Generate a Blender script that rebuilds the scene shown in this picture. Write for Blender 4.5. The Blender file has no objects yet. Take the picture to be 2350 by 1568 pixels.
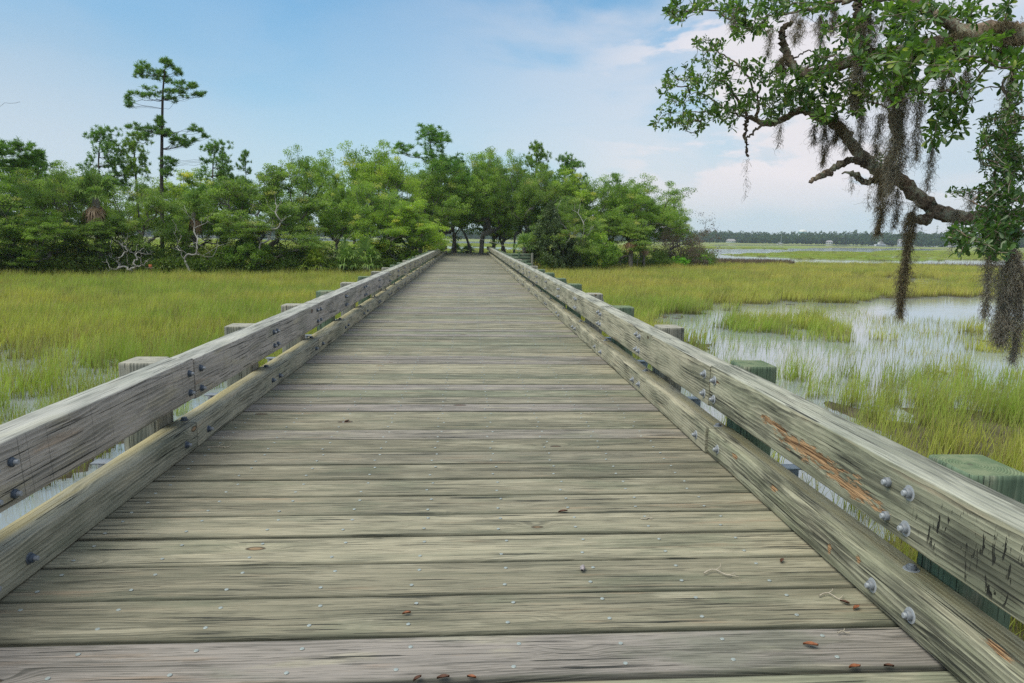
import bpy, math, random
import numpy as np
from math import radians, sin, cos, pi
from mathutils import Vector, Matrix

C = bpy.context.scene
COL = C.collection
# ------------------------------------------------------------------ camera
CAM_H = 1.543
YAW, PITCH, ROLL = .0657, .1517, .0150
FPX, RW, RH = 1567., 2350., 1568.
cam_d = bpy.data.cameras.new('camera'); cam_d.sensor_width = 36; cam_d.lens = 36 * FPX / RW
cam_d.clip_start = .05; cam_d.clip_end = 9000
cam = bpy.data.objects.new('camera', cam_d); COL.objects.link(cam)
cam.matrix_world = (Matrix.Translation((0, 0, CAM_H)) @ Matrix.Rotation(-YAW, 4, 'Z')
                    @ Matrix.Rotation(pi/2 - PITCH, 4, 'X') @ Matrix.Rotation(ROLL, 4, 'Z'))
C.camera = cam

# ------------------------------------------------------------------ sky, sun, exposure
SUN_EL, SUN_AZ = radians(62), radians(-108)      # azimuth clockwise from +Y
w = bpy.data.worlds.new('World'); C.world = w; w.use_nodes = True
WN = w.node_tree
C.view_settings.view_transform = 'Standard'; C.view_settings.look = 'None'
C.view_settings.exposure = 0.46; C.view_settings.gamma = 1
C.cycles.use_denoising = False; C.cycles.volume_bounces = 1
sd = bpy.data.lights.new('sun', 'SUN'); sd.energy = 2.6; sd.angle = radians(52); sd.color = (1, .92, .76)
sun = bpy.data.objects.new('sun', sd); COL.objects.link(sun)
dvec = Vector((sin(SUN_AZ)*cos(SUN_EL), cos(SUN_AZ)*cos(SUN_EL), sin(SUN_EL)))
sun.rotation_euler = dvec.to_track_quat('Z', 'Y').to_euler(); sun.location = (-20, 0, 30)


class G:
    """tiny node graph writer"""
    def __init__(s, tree): s.t = tree; s.n = tree.nodes; s.l = tree.links
    def put(s, sock, v):
        if v is None: return
        if isinstance(v, bpy.types.NodeSocket): s.l.new(v, sock)
        else:
            try: sock.default_value = v
            except Exception:
                if isinstance(v, (int, float)): sock.default_value = (v, v, v)
                else: sock.default_value = tuple(v) + (1,)
    def node(s, kind, ins=None, out=0, **kw):
        nd = s.n.new(kind)
        for k, v in kw.items(): setattr(nd, k, v)
        for k, v in (ins or {}).items(): s.put(nd.inputs[k], v)
        return nd.outputs[out] if out is not None else nd
    def m(s, op, a, b=0., c=0., clamp=False):
        return s.node('ShaderNodeMath', {0: a, 1: b, 2: c}, operation=op, use_clamp=clamp)
    def mix(s, f, a, b, blend='MIX'):
        nd = s.n.new('ShaderNodeMix'); nd.data_type = 'RGBA'; nd.blend_type = blend
        s.put(nd.inputs[0], f)
        for i, v in ((6, a), (7, b)):
            if isinstance(v, bpy.types.NodeSocket): s.l.new(v, nd.inputs[i])
            else: nd.inputs[i].default_value = tuple(v)[:3] + (1,)
        return nd.outputs[2]
    def noise(s, vec, scale=1., detail=4., rough=.5, dist=0., out=0, **kw):
        return s.node('ShaderNodeTexNoise', {'Vector': vec, 'Scale': scale, 'Detail': detail, 'Roughness': rough, 'Distortion': dist}, out=out, **kw)
    def mapr(s, v, a, b, c=0., d=1., smooth=True):
        return s.node('ShaderNodeMapRange', {0: v, 1: a, 2: b, 3: c, 4: d}, interpolation_type='SMOOTHSTEP' if smooth else 'LINEAR')
    def xyz(s, x=0., y=0., z=0.): return s.node('ShaderNodeCombineXYZ', {0: x, 1: y, 2: z})
    def sep(s, v): return s.node('ShaderNodeSeparateXYZ', {0: v}, out=None).outputs
    def attr(s, name, out=2, typ='GEOMETRY'):
        return s.node('ShaderNodeAttribute', out=out, attribute_name=name, attribute_type=typ)
    def ramp(s, f, stops):
        nd = s.n.new('ShaderNodeValToRGB'); s.put(nd.inputs[0], f)
        e = nd.color_ramp.elements
        while len(e) > 1: e.remove(e[-1])
        e[0].position = stops[0][0]; e[0].color = tuple(stops[0][1]) + (1,)
        for p, c in stops[1:]:
            q = e.new(p); q.color = tuple(c) + (1,)
        return nd.outputs[0]


# ---- world: physical sky seen through a thin veil with soft clouds
WN.nodes.clear(); g = G(WN)
sky = g.node('ShaderNodeTexSky', out=0, sky_type='NISHITA', sun_disc=False, sun_elevation=SUN_EL, sun_rotation=SUN_AZ,
             altitude=0., air_density=1.1, dust_density=.8, ozone_density=2.2)
gen = g.node('ShaderNodeTexCoord', out=0)
X, Y, Z = g.sep(gen)
zz = g.m('MAXIMUM', Z, .0)
azr = g.m('ARCTAN2', X, Y)                                   # 0 = along the boardwalk, + to the right
el = g.m('ARCSINE', zz)
K = lambda *c: tuple(q/.12/1.46 for q in c)      # display radiance -> Background at strength 0.12
skyc = g.mix(1., sky, (.50, .88, .96), 'MULTIPLY')
# veil: thicker to the horizon, thicker to the left and right than in the middle
veil = g.mapr(el, .0, .38, 1., .0)
lft = g.mapr(azr, -.15, -.6, 0., .42)
rgt = g.mapr(azr, .12, .62, 0., .62)
wob = g.noise(g.xyz(azr, g.m('MULTIPLY', el, 2.2), 3.1), 2.2, 5, .55)
vf = g.m('ADD', g.m('MULTIPLY', veil, .75), g.m('ADD', lft, rgt))
vf = g.m('ADD', vf, g.m('MULTIPLY', g.m('SUBTRACT', wob, .5), .7), clamp=True)
vf = g.m('MULTIPLY', vf, .92)
vcol = g.mix(g.mapr(azr, -.5, .45), K(.40, .56, .73), K(.70, .78, .89))
vcol = g.mix(g.mapr(el, .30, .05), vcol, K(.66, .76, .86))
c1 = g.mix(vf, skyc, vcol)
# cumulus heads low on the right, with crisp upper edges
cv = g.xyz(g.m('MULTIPLY', azr, 1.5), g.m('MULTIPLY', el, 3.6), 7.7)
cn = g.noise(cv, 2.6, 9, .56, .35)
cn2 = g.noise(g.xyz(azr, g.m('MULTIPLY', el, 2.), 1.3), 2.1, 3, .5)
band = g.m('MULTIPLY', g.mapr(el, .025, .09), g.mapr(el, .42, .24))
side = g.mapr(azr, .12, .34)
cm = g.m('MULTIPLY', band, side)
cf = g.mapr(g.m('ADD', cn, g.m('MULTIPLY', g.m('SUBTRACT', cn2, .5), .5)), .47, .53)
cf = g.m('MULTIPLY', g.m('MULTIPLY', cf, cm), .85)
c2 = g.mix(cf, c1, K(1.0, .92, .94))
# wide pale bank above
bank = g.noise(g.xyz(g.m('MULTIPLY', azr, .9), g.m('MULTIPLY', el, 2.4), 4.4), 2.6, 6, .5, .4)
bf = g.m('MULTIPLY', g.m('MULTIPLY', g.mapr(bank, .46, .60), g.mapr(azr, -.25, .35, .12, 1.)), .60)
c3 = g.mix(bf, c2, K(.86, .84, .88))
bg = g.node('ShaderNodeBackground', {'Color': c3, 'Strength': .12})
g.node('ShaderNodeOutputWorld', {'Surface': bg}, out=None)


# ------------------------------------------------------------------ reference frame helpers
def ray(px, py):
    x = px - RW/2; y = py - RH/2
    c, s = cos(ROLL), sin(ROLL); x, y = x*c + y*s, -x*s + y*c
    r, d, v = x/FPX, 1., -y/FPX
    cp, sp = cos(PITCH), sin(PITCH); fw = d*cp + v*sp; u = -d*sp + v*cp
    cy, sy = cos(YAW), sin(YAW)
    return np.array([r*cy + fw*sy, -r*sy + fw*cy, u])
def onY(px, py, Yd):
    d = ray(px, py); p = d*(Yd/d[1]); return p + np.array([0, 0, CAM_H])
def onZ(px, py, Zd):
    d = ray(px, py); p = d*((Zd-CAM_H)/d[2]); return p + np.array([0, 0, CAM_H])
def to_px(P):
    P = np.asarray(P, float) - np.array([0, 0, CAM_H])
    cy, sy = cos(YAW), sin(YAW)
    r = P[:, 0]*cy - P[:, 1]*sy; fw = P[:, 0]*sy + P[:, 1]*cy; u = P[:, 2]
    cp, sp = cos(PITCH), sin(PITCH)
    d = fw*cp - u*sp; v = u*cp + fw*sp
    d = np.where(d < .05, .05, d)
    x = r/d*FPX; y = -v/d*FPX; c, s = cos(ROLL), sin(ROLL)
    return RW/2 + x*c - y*s, RH/2 + x*s + y*c

def vnoise(x, y, seed=0):
    """value noise on numpy arrays, 0..1"""
    x = np.asarray(x, float); y = np.asarray(y, float)
    xi = np.floor(x).astype(np.int64); yi = np.floor(y).astype(np.int64)
    fx = x-xi; fy = y-yi; fx = fx*fx*(3-2*fx); fy = fy*fy*(3-2*fy)
    def h(a, b):
        n = (a*374761393 + b*668265263 + seed*1442695041) & 0xffffffff
        n = ((n ^ (n >> 13))*1274126177) & 0xffffffff
        return ((n ^ (n >> 16)) & 0xffff)/65535.
    return (h(xi, yi)*(1-fx)+h(xi+1, yi)*fx)*(1-fy)+(h(xi, yi+1)*(1-fx)+h(xi+1, yi+1)*fx)*fy
def fbm(x, y, seed=0, o=4):
    s = 0; a = .5; t = 0
    for i in range(o):
        s = s + a*vnoise(x*2**i, y*2**i, seed+i); t += a; a *= .5
    return s/t
def inpoly(x, y, poly):
    r = np.zeros(np.shape(x), bool); n = len(poly); j = n-1
    for i in range(n):
        xi, yi = poly[i]; xj, yj = poly[j]
        if yi != yj:
            r ^= ((yi > y) != (yj > y)) & (x < (xj-xi)*(y-yi)/(yj-yi)+xi)
        j = i
    return r
def sst(a, b, v):
    t = np.clip((v-a)/(b-a), 0, 1); return t*t*(3-2*t)

# ------------------------------------------------------------------ mesh builder
class MB:
    def __init__(s): s.V = []; s.F = []; s.n = 0; s.A = {}; s.UV = []; s.cnt = []
    def add(s, V, F, uv=None, **at):
        """V (n,3); F (m,k); uv (m,k,2) per corner; at: per-vertex scalar or array"""
        V = np.asarray(V, float).reshape(-1, 3); F = np.asarray(F, np.int64)
        s.V.append(V); s.F.append(F + s.n); s.n += len(V); s.cnt.append(len(V))
        s.UV.append(uv if uv is not None else np.zeros(F.shape + (2,)))
        for k in set(list(s.A) + list(at)):
            L = s.A.setdefault(k, [])
            while len(L) < len(s.V)-1: L.append(np.zeros(s.cnt[len(L)]))
            v = at.get(k, 0.); L.append(np.full(len(V), v, float) if np.isscalar(v) else np.asarray(v, float))
        return s
    def mesh(s, name, mat, smooth=False):
        me = bpy.data.meshes.new(name)
        V = np.concatenate(s.V).astype(np.float32)
        tot = np.concatenate([np.full(len(F), F.shape[1], np.int32) for F in s.F])
        idx = np.concatenate([F.ravel() for F in s.F]).astype(np.int32)
        me.vertices.add(len(V)); me.vertices.foreach_set('co', V.ravel())
        me.loops.add(len(idx)); me.loops.foreach_set('vertex_index', idx)
        me.polygons.add(len(tot)); me.polygons.foreach_set('loop_start', (np.cumsum(tot)-tot).astype(np.int32))
        me.polygons.foreach_set('loop_total', tot)
        if any(np.any(u) for u in s.UV):
            ul = me.uv_layers.new(name='uv')
            ul.data.foreach_set('uv', np.concatenate([np.asarray(u).reshape(-1, 2) for u in s.UV]).astype(np.float32).ravel())
        for k, L in s.A.items():
            while len(L) < len(s.V): L.append(np.zeros(s.cnt[len(L)]))
            a = me.attributes.new(k, 'FLOAT', 'POINT'); a.data.foreach_set('value', np.concatenate(L).astype(np.float32))
        me.update(calc_edges=True)
        if smooth: me.polygons.foreach_set('use_smooth', np.ones(len(tot), bool))
        if mat: me.materials.append(mat)
        return me
    def build(s, name, mat, parent=None, loc=None, smooth=False):
        return link(name, s.mesh(name, mat, smooth), parent, loc)

def link(name, me, parent=None, loc=None, rz=0.):
    o = bpy.data.objects.new(name, me); COL.objects.link(o)
    if loc is not None: o.location = tuple(float(v) for v in loc)
    o.rotation_euler[2] = rz
    if parent is not None: o.parent = parent
    return o
def tag(o, label=None, cat=None, group=None, kind=None):
    if label: o['label'] = label
    if cat: o['category'] = cat
    if group: o['group'] = group
    if kind: o['kind'] = kind
    return o
def empty(name, loc, rz=0.): return link(name, None, None, loc, rz)
def copy_tree(o, parent=None):
    c = o.copy(); COL.objects.link(c); c.parent = parent
    for ch in list(o.children): copy_tree(ch, c)
    return c

def box(mb, c, s, rz=0., uvs=1., **at):
    cx, cy, cz = c; sx, sy, sz = (v/2 for v in s)
    V = np.array([(x, y, z) for z in (-sz, sz) for y in (-sy, sy) for x in (-sx, sx)], float)
    if rz: V = V @ np.array([[cos(rz), sin(rz), 0], [-sin(rz), cos(rz), 0], [0, 0, 1]])
    F = np.array([(0, 2, 3, 1), (4, 5, 7, 6), (0, 1, 5, 4), (2, 6, 7, 3), (0, 4, 6, 2), (1, 3, 7, 5)])
    uv = np.stack([V[F][..., 0], V[F][..., 1]+V[F][..., 2]], -1)
    mb.add(V + np.array([cx, cy, cz]), F, uv=uv, **at)

def tube(mb, pts, rad, sides=6, cap=True, **at):
    pts = np.asarray(pts, float); k = len(pts)
    rad = np.full(k, rad, float) if np.isscalar(rad) else np.asarray(rad, float)
    T = np.gradient(pts, axis=0); T /= np.linalg.norm(T, axis=1)[:, None] + 1e-9
    up = np.array([0, 0, 1.]) if abs(T[:, 2]).mean() < .8 else np.array([1., 0, 0])
    N = np.cross(T, up); N /= np.linalg.norm(N, axis=1)[:, None] + 1e-9
    B = np.cross(T, N)
    a = np.arange(sides)*2*pi/sides
    V = pts[:, None] + rad[:, None, None]*(np.cos(a)[None, :, None]*N[:, None] + np.sin(a)[None, :, None]*B[:, None])
    i = np.arange(k-1)[:, None]*sides; j = np.arange(sides)[None]; j2 = (j+1) % sides
    F = np.stack([i+j, i+j2, i+sides+j2, i+sides+j], -1).reshape(-1, 4)
    mb.add(V.reshape(-1, 3), F, **at)
    if cap and sides > 2:
        mb.add(V[-1], np.arange(sides)[None], **{q: (v if np.isscalar(v) else np.asarray(v)[-sides:]) for q, v in at.items()})
def smooth_path(P, n, rng=None, jit=0.):
    """Catmull-Rom through P, n samples"""
    P = np.asarray(P, float); k = len(P)
    Q = np.vstack([2*P[0]-P[1], P, 2*P[-1]-P[-2]])
    t = np.linspace(0, k-1-1e-6, n); i = t.astype(int); f = (t-i)[:, None]
    a, b, c, d = Q[i], Q[i+1], Q[i+2], Q[i+3]
    R = .5*((2*b)+(-a+c)*f+(2*a-5*b+4*c-d)*f**2+(-a+3*b-3*c+d)*f**3)
    if rng is not None and jit: R[1:-1] += rng.normal(0, jit, (n-2, R.shape[1]))
    return R

# ------------------------------------------------------------------ materials
def mat(name):
    m = bpy.data.materials.new(name); m.use_nodes = True; m.node_tree.nodes.clear(); return m, G(m.node_tree)
def finish(gg, col, rough=.7, spec=.3, bump=None, bstr=.3, bdist=.01, metal=0., trans=None, **kw):
    nrm = None
    if bump is not None: nrm = gg.node('ShaderNodeBump', {'Height': bump, 'Strength': bstr, 'Distance': bdist})
    ins = {'Base Color': col, 'Roughness': rough, 'Specular IOR Level': spec, 'Metallic': metal, 'Normal': nrm}; ins.update(kw)
    sh = gg.node('ShaderNodeBsdfPrincipled', ins)
    if trans is not None:
        tr = gg.node('ShaderNodeBsdfTranslucent', {'Color': trans[0]})
        sh = gg.node('ShaderNodeMixShader', {0: trans[1], 1: sh, 2: tr})
    gg.node('ShaderNodeOutputMaterial', {'Surface': sh}, out=None)

def wood(name, pale, mid, dark, kind='plank', extra=None):
    """weathered timber: v' = warped board field whose contours are the grain"""
    m, g = mat(name)
    u, v, _ = g.sep(g.node('ShaderNodeUVMap', uv_map='uv'))
    rnd = g.attr('rnd'); off = g.m('MULTIPLY', rnd, 53.)
    gx = lambda a, b, o=0.: g.xyz(g.m('MULTIPLY', u, a), g.m('MULTIPLY', v, b), g.m('ADD', off, o))
    # knots
    kv = gx(1.35, 3.2, 2.)
    vo = g.node('ShaderNodeTexVoronoi', {'Vector': kv, 'Scale': 1., 'Randomness': 1.}, out=None, feature='F1')
    kd = vo.outputs['Distance']; kc = g.sep(vo.outputs['Color'])
    kgate = g.m('GREATER_THAN', kc[0], .46)
    kinf = g.m('MULTIPLY', g.mapr(kd, .30, .0), kgate)
    krad = g.m('ADD', .028, g.m('MULTIPLY', kc[1], .070))
    # grain field
    wa = g.noise(gx(.50 if kind != 'beam' else .8, 2.6, 5.), 1., 3, .5)
    wb = g.noise(gx(3.2, 14., 9.), 1., 3, .55)
    fld = g.m('ADD', v, g.m('ADD', g.m('MULTIPLY', wa, .26 if kind != 'beam' else .17), g.m('MULTIPLY', wb, .014)))
    fld = g.m('ADD', fld, g.m('MULTIPLY', kinf, .09))
    fr = 60. if kind != 'beam' else 40.
    ph = g.m('MULTIPLY', fld, fr)
    ring = g.m('FRACT', ph)
    ring = g.m('MULTIPLY', g.mapr(ring, 0., .68), g.mapr(ring, 1., .86))     # slow rise, quick fall: late wood
    rid = g.node('ShaderNodeTexWhiteNoise', {'W': g.m('FLOOR', ph)}, noise_dimensions='1D')
    ring = g.m('MULTIPLY', ring, g.m('ADD', .25, g.m('MULTIPLY', rid, .85)))
    fine = g.noise(gx(5.5, 120., 1.), 1., 5, .62)
    streak = g.noise(gx(1.5, 26., 3.) if kind != 'beam' else gx(1.6, 15., 3.), 1., 6, .6)
    patch = g.noise(gx(1.7, 7., 7.), 1., 6, .62)
    patch2 = g.noise(gx(1.7, 7., 17.), 1., 4, .6)
    sm = g.mapr(patch, .40, .63)
    c = g.mix(g.mapr(streak, .22, .74), mid, pale)
    if kind != 'beam':
        vr = g.m('MULTIPLY_ADD', g.m('FRACT', g.m('MULTIPLY', rnd, 17.3)), .50, .76)
        c = g.mix(1., c, g.xyz(vr, vr, vr), 'MULTIPLY')
    tintc = g.attr('tint')
    c = g.mix(g.m('MULTIPLY', g.mapr(tintc, .72, .86), .8), c, (.30, .265, .245))
    c = g.mix(g.m('MULTIPLY', g.mapr(tintc, .30, .12), .55), c, (.19, .22, .15))
    c = g.mix(g.m('MULTIPLY', g.mapr(patch2, .52, .68), .6), c, (.45, .41, .295))
    algae = g.noise(gx(1.3, 3.4, 61.), 1., 5, .62)
    c = g.mix(g.m('MULTIPLY', g.mapr(algae, .50, .66), .42), c, (.125, .150, .095))
    warm = g.noise(gx(1.1, 12., 27.), 1., 4, .6)
    c = g.mix(g.m('MULTIPLY', g.mapr(warm, .60, .74), .45), c, (.40, .27, .17))
    rg = g.m('MULTIPLY', ring, g.m('ADD', .16 if kind != 'beam' else .16, g.m('MULTIPLY', sm, .42 if kind != 'beam' else .64)), clamp=True)
    c = g.mix(rg, c, dark)
    c = g.mix(g.m('MULTIPLY', g.m('MULTIPLY', sm, g.mapr(streak, .62, .42)), .20 if kind != 'beam' else .25), c, dark)
    if kind == 'beam':
        c = g.mix(g.m('MULTIPLY', g.attr('topf'), .55), c, g.mix(g.mapr(streak, .35, .65), (.26, .27, .235), (.47, .48, .42)))
    c = g.mix(g.m('MULTIPLY', g.mapr(fine, .52, .66), .55 if kind != 'beam' else .26), c, dark)
    # checks (long splits)
    chk = g.noise(gx(1.6, 85., 21.), 1., 3, .55, .25)
    gate = g.mapr(g.noise(gx(1.1, 5., 31.), 1., 2, .5), .38, .54)
    ck = g.m('MULTIPLY', g.mapr(chk, .60, .63), gate)
    c = g.mix(g.m('MULTIPLY', ck, .9), c, (.018, .020, .017))
    c = g.mix(g.m('MULTIPLY', g.attr('edge'), .6), c, (.045, .052, .036))
    # knot core and rim
    kk = g.m('MULTIPLY', g.mapr(g.m('SUBTRACT', kd, krad), .012, -.004), kgate)
    kr = g.m('MULTIPLY', g.mapr(g.m('ABSOLUTE', g.m('SUBTRACT', kd, krad)), .016, .003), kgate)
    c = g.mix(g.m('MULTIPLY', kk, .85), c, g.mix(g.mapr(kc[2], .3, .7), (.10, .06, .04), (.27, .17, .09)))
    c = g.mix(g.m('MULTIPLY', kr, .75), c, (.03, .026, .02))
    hgt = g.m('SUBTRACT', g.m('MULTIPLY', fine, .5), g.m('ADD', g.m('MULTIPLY', ring, .55), g.m('ADD', g.m('MULTIPLY', ck, 2.2), g.m('MULTIPLY', kr, 1.0))))
    if extra: c, hgt = extra(g, c, hgt, u, v, gx)
    finish(g, c, rough=.78, spec=.28, bump=hgt, bstr=.75, bdist=.0035)
    return m

def ochre_top(amount):
    def f(g, c, h, u, v, gx):
        # v runs round the section: attribute 'band' marks the outer half of the top face
        b = g.attr('band')
        n = g.noise(gx(1.3, 6., 41.), 1., 3, .5)
        c2 = g.mix(g.m('MULTIPLY', g.m('MULTIPLY', b, g.mapr(n, .3, .6)), amount), c, (.45, .385, .20))  # ochre film, its colour lightened to stand in for skylight from the side
        return c2, h
    return f
def splinters(spots, cracks=None):
    """torn places that show fresh orange wood: (u, v, ru, rv)"""
    base = ochre_top(.75)
    def f(g, c, h, u, v, gx):
        c, h = base(g, c, h, u, v, gx)
        n = g.noise(gx(9., 34., 50.), 1., 4, .65)
        tot = None
        for (a, b, ra, rb) in spots:
            du = g.m('DIVIDE', g.m('SUBTRACT', u, a), ra); dv = g.m('DIVIDE', g.m('SUBTRACT', v, b), rb)
            r = g.m('SQRT', g.m('ADD', g.m('MULTIPLY', du, du), g.m('MULTIPLY', dv, dv)))
            r = g.m('ADD', r, g.m('MULTIPLY', g.m('SUBTRACT', n, .5), 3.4))
            k = g.mapr(r, 1.0, .62)
            tot = k if tot is None else g.m('MAXIMUM', tot, k)
        st = g.noise(gx(5., 130., 60.), 1., 4, .6)
        oc = g.mix(g.mapr(st, .38, .6), (.09, .045, .02), (.54, .33, .17))
        mold = g.m('MULTIPLY', g.mapr(g.noise(gx(1.5, 5.5, 90.), 1., 3, .5), .47, .58), g.mapr(g.noise(gx(2.6, 60., 95.), 1., 5, .6), .40, .56))
        mold = g.m('MULTIPLY', mold, g.m('SUBTRACT', 1., g.attr('band')))
        c = g.mix(g.m('MULTIPLY', mold, .62), c, (.022, .024, .02))
        c = g.mix(tot, c, oc); h = g.m('SUBTRACT', h, g.m('MULTIPLY', tot, 1.5))
        if cracks:
            a, b, ra, rb = cracks
            vv = g.noise(gx(52., 11., 3.), 1., 3, .6, .5)
            du = g.m('DIVIDE', g.m('SUBTRACT', u, a), ra); dv = g.m('DIVIDE', g.m('SUBTRACT', v, b), rb)
            r = g.m('ADD', g.m('MULTIPLY', du, du), g.m('MULTIPLY', dv, dv))
            gt = g.m('MULTIPLY', g.mapr(r, 1.1, .6), g.mapr(g.noise(gx(9, 12, 70.), 1., 2, .5), .42, .5))
            k = g.m('MULTIPLY', g.mapr(vv, .60, .63), g.mapr(r, 1.1, .6))
            c = g.mix(k, c, (.012, .012, .01)); h = g.m('SUBTRACT', h, g.m('MULTIPLY', k, 3.5))
            st2 = g.m('MULTIPLY', g.mapr(g.m('ADD', r, g.noise(gx(6, 8, 77.), 1., 3, .5)), 1.2, .6), .6)
            c = g.mix(st2, c, (.045, .045, .035))
        return c, h
    return f
def sawn(g, c, h, u, v, gx):
    c, h = ochre_top(.3)(g, c, h, u, v, gx)
    s = g.m('MULTIPLY', u, 5.3); s = g.m('ADD', s, g.m('MULTIPLY', g.m('SUBTRACT', v, .1), .5))
    rid = g.node('ShaderNodeTexWhiteNoise', {'W': g.m('FLOOR', s)}, noise_dimensions='1D')
    fr = g.m('FRACT', g.m('ADD', s, g.m('MULTIPLY', rid, .6)))
    ln = g.m('MULTIPLY', g.mapr(g.m('ABSOLUTE', g.m('SUBTRACT', fr, .5)), .022, .006), g.mapr(rid, .2, .6))
    sv = g.attr('side')
    c = g.mix(g.m('MULTIPLY', g.m('MULTIPLY', ln, sv), .6), c, (.05, .055, .05))
    return c, h

M = {}
M['deck'] = wood('weathered_deck_wood', (.375, .335, .235), (.225, .215, .148), (.042, .043, .032), 'plank')
M['beam'] = wood('weathered_beam_wood', (.52, .475, .345), (.34, .325, .22), (.045, .046, .034), 'beam', ochre_top(.75))
M['beam_grey'] = wood('grey_beam_wood', (.49, .45, .405), (.34, .32, .285), (.11, .11, .10), 'beam', sawn)
M['curb_grey'] = wood('grey_curb_wood', (.42, .40, .31), (.28, .275, .21), (.075, .085, .065), 'beam', ochre_top(.85))
# first beams on the right: torn, cracked   (u = metres along Y, v = metres round the section from the inner foot)
M['beam_torn'] = wood('torn_rail_wood', (.50, .475, .34), (.30, .305, .20), (.030, .032, .024), 'beam',
                      splinters([(3.25, .115, .46, .050), (2.85, .075, .24, .038), (3.62, .150, .18, .022), (4.58, .20, .05, .010)], (2.02, .13, .42, .13)))
M['curb_torn'] = wood('torn_curb_wood', (.50, .475, .34), (.29, .295, .19), (.024, .026, .02), 'beam',
                      splinters([(3.62, .145, .05, .018), (2.76, .14, .025, .022), (3.0, .08, .02, .03), (4.2, .14, .05, .014), (2.02, .22, .10, .02)]))
M['post'] = wood('green_post_wood', (.17, .235, .15), (.11, .16, .10), (.055, .085, .052), 'beam')
def end_grain(name, a, b):
    m, g = mat(name); p = g.node('ShaderNodeTexCoord', out=3); x, y, _ = g.sep(p)
    n = g.noise(p, 9., 4, .6); x = g.m('ADD', x, .03); r = g.m('SQRT', g.m('ADD', g.m('MULTIPLY', x, x), g.m('MULTIPLY', y, y)))
    r = g.m('ADD', r, g.m('MULTIPLY', n, .018)); f = g.m('FRACT', g.m('MULTIPLY', r, 95.)); ring = g.m('MULTIPLY', g.mapr(f, .1, .8), g.mapr(f, 1., .88))
    c = g.mix(g.mapr(g.noise(p, 14., 4, .6), .35, .65), a, b); c = g.mix(g.m('MULTIPLY', ring, .5), c, tuple(v*.3 for v in a))
    c = g.mix(g.m('MULTIPLY', g.mapr(r, .028, .012), .6), c, (.09, .075, .06))
    finish(g, c, rough=.85, spec=.2, bump=ring, bstr=.4, bdist=.002); return m
M['post_top'] = end_grain('green_end_grain', (.14, .20, .11), (.25, .29, .17)); M['post_top_pale'] = end_grain('grey_end_grain', (.33, .32, .26), (.48, .45, .37))
M['post_pale'] = wood('pale_post_wood', (.36, .34, .28), (.24, .24, .19), (.06, .07, .055), 'beam')

def metal(name, col, rough=.5):
    m, g = mat(name); p = g.node('ShaderNodeTexCoord', out=3)
    n = g.noise(p, 90., 4, .6)
    c = g.mix(g.mapr(n, .35, .7), col, tuple(v*.72 for v in col))
    c = g.mix(g.m('MULTIPLY', g.mapr(g.noise(p, 30., 3, .5), .66, .74), .6), c, (.16, .07, .03))
    c = g.mix(g.m('MULTIPLY', g.attr('tint'), .8), c, (.44, .46, .48))
    finish(g, c, rough=rough, metal=.1, spec=.45, bump=n, bstr=.15, bdist=.001); return m
M['galv'] = metal('galvanised_steel', (.23, .245, .265)); M['galv_dark'] = metal('galvanised_bracket_steel', (.20, .26, .30))
M['galv_shade'] = metal('shaded_blue_grey_steel', (.075, .10, .135))  # left rail bolts: the shade on that side is put into the steel colour
M['nail'] = metal('galvanised_nail', (.36, .40, .38), .5)

def plain(name, col, rough=.7, var=.25, sc=3., metal_=0.):
    m, g = mat(name); p = g.node('ShaderNodeTexCoord', out=3)
    n = g.noise(p, sc, 5, .6)
    finish(g, g.mix(g.mapr(n, .3, .7), tuple(v*(1-var) for v in col), tuple(min(1, v*(1+var)) for v in col)), rough=rough, bump=n, bstr=.2, metal=metal_); return m

def leafmat(name, a, b, c3=None, tr=.35, rough=.45, spec=.4, bright=(1.5, 1.7, .9)):
    m, g = mat(name)
    t = g.attr('tint')
    col = g.mix(g.mapr(t, 0., 1., smooth=False), a, b)
    if c3: col = g.mix(g.mapr(t, .90, .96), col, c3)
    oc = g.node('ShaderNodeObjectInfo', out=None).outputs['Color']
    col = g.mix(1., col, oc, 'MULTIPLY')
    trc = g.mix(1., col, bright, 'MULTIPLY')
    finish(g, col, rough=rough, spec=spec, trans=(trc, tr)); return m
M['oak_leaf'] = leafmat('oak_leaf', (.068, .150, .020), (.345, .475, .078), (.46, .47, .12), .42)
M['pine_leaf'] = leafmat('pine_needles', (.055, .13, .022), (.23, .39, .06), None, .35)
M['cedar_leaf'] = leafmat('cedar_leaf', (.06, .095, .035), (.15, .195, .065), None, .25)
M['brown_leaf'] = leafmat('dry_needles', (.10, .068, .05), (.27, .20, .15), None, .2)
M['near_leaf'] = leafmat('near_oak_leaf', (.026, .072, .018), (.17, .28, .055), (.30, .35, .09), .33, .30, .55, (1.9, 2.1, .9))
M['palm_leaf'] = leafmat('palmetto_leaf', (.09, .19, .04), (.30, .40, .11), (.50, .44, .14), .25)
M['dead_palm'] = leafmat('dead_palmetto_leaf', (.17, .10, .05), (.36, .25, .14), None, .15)

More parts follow.
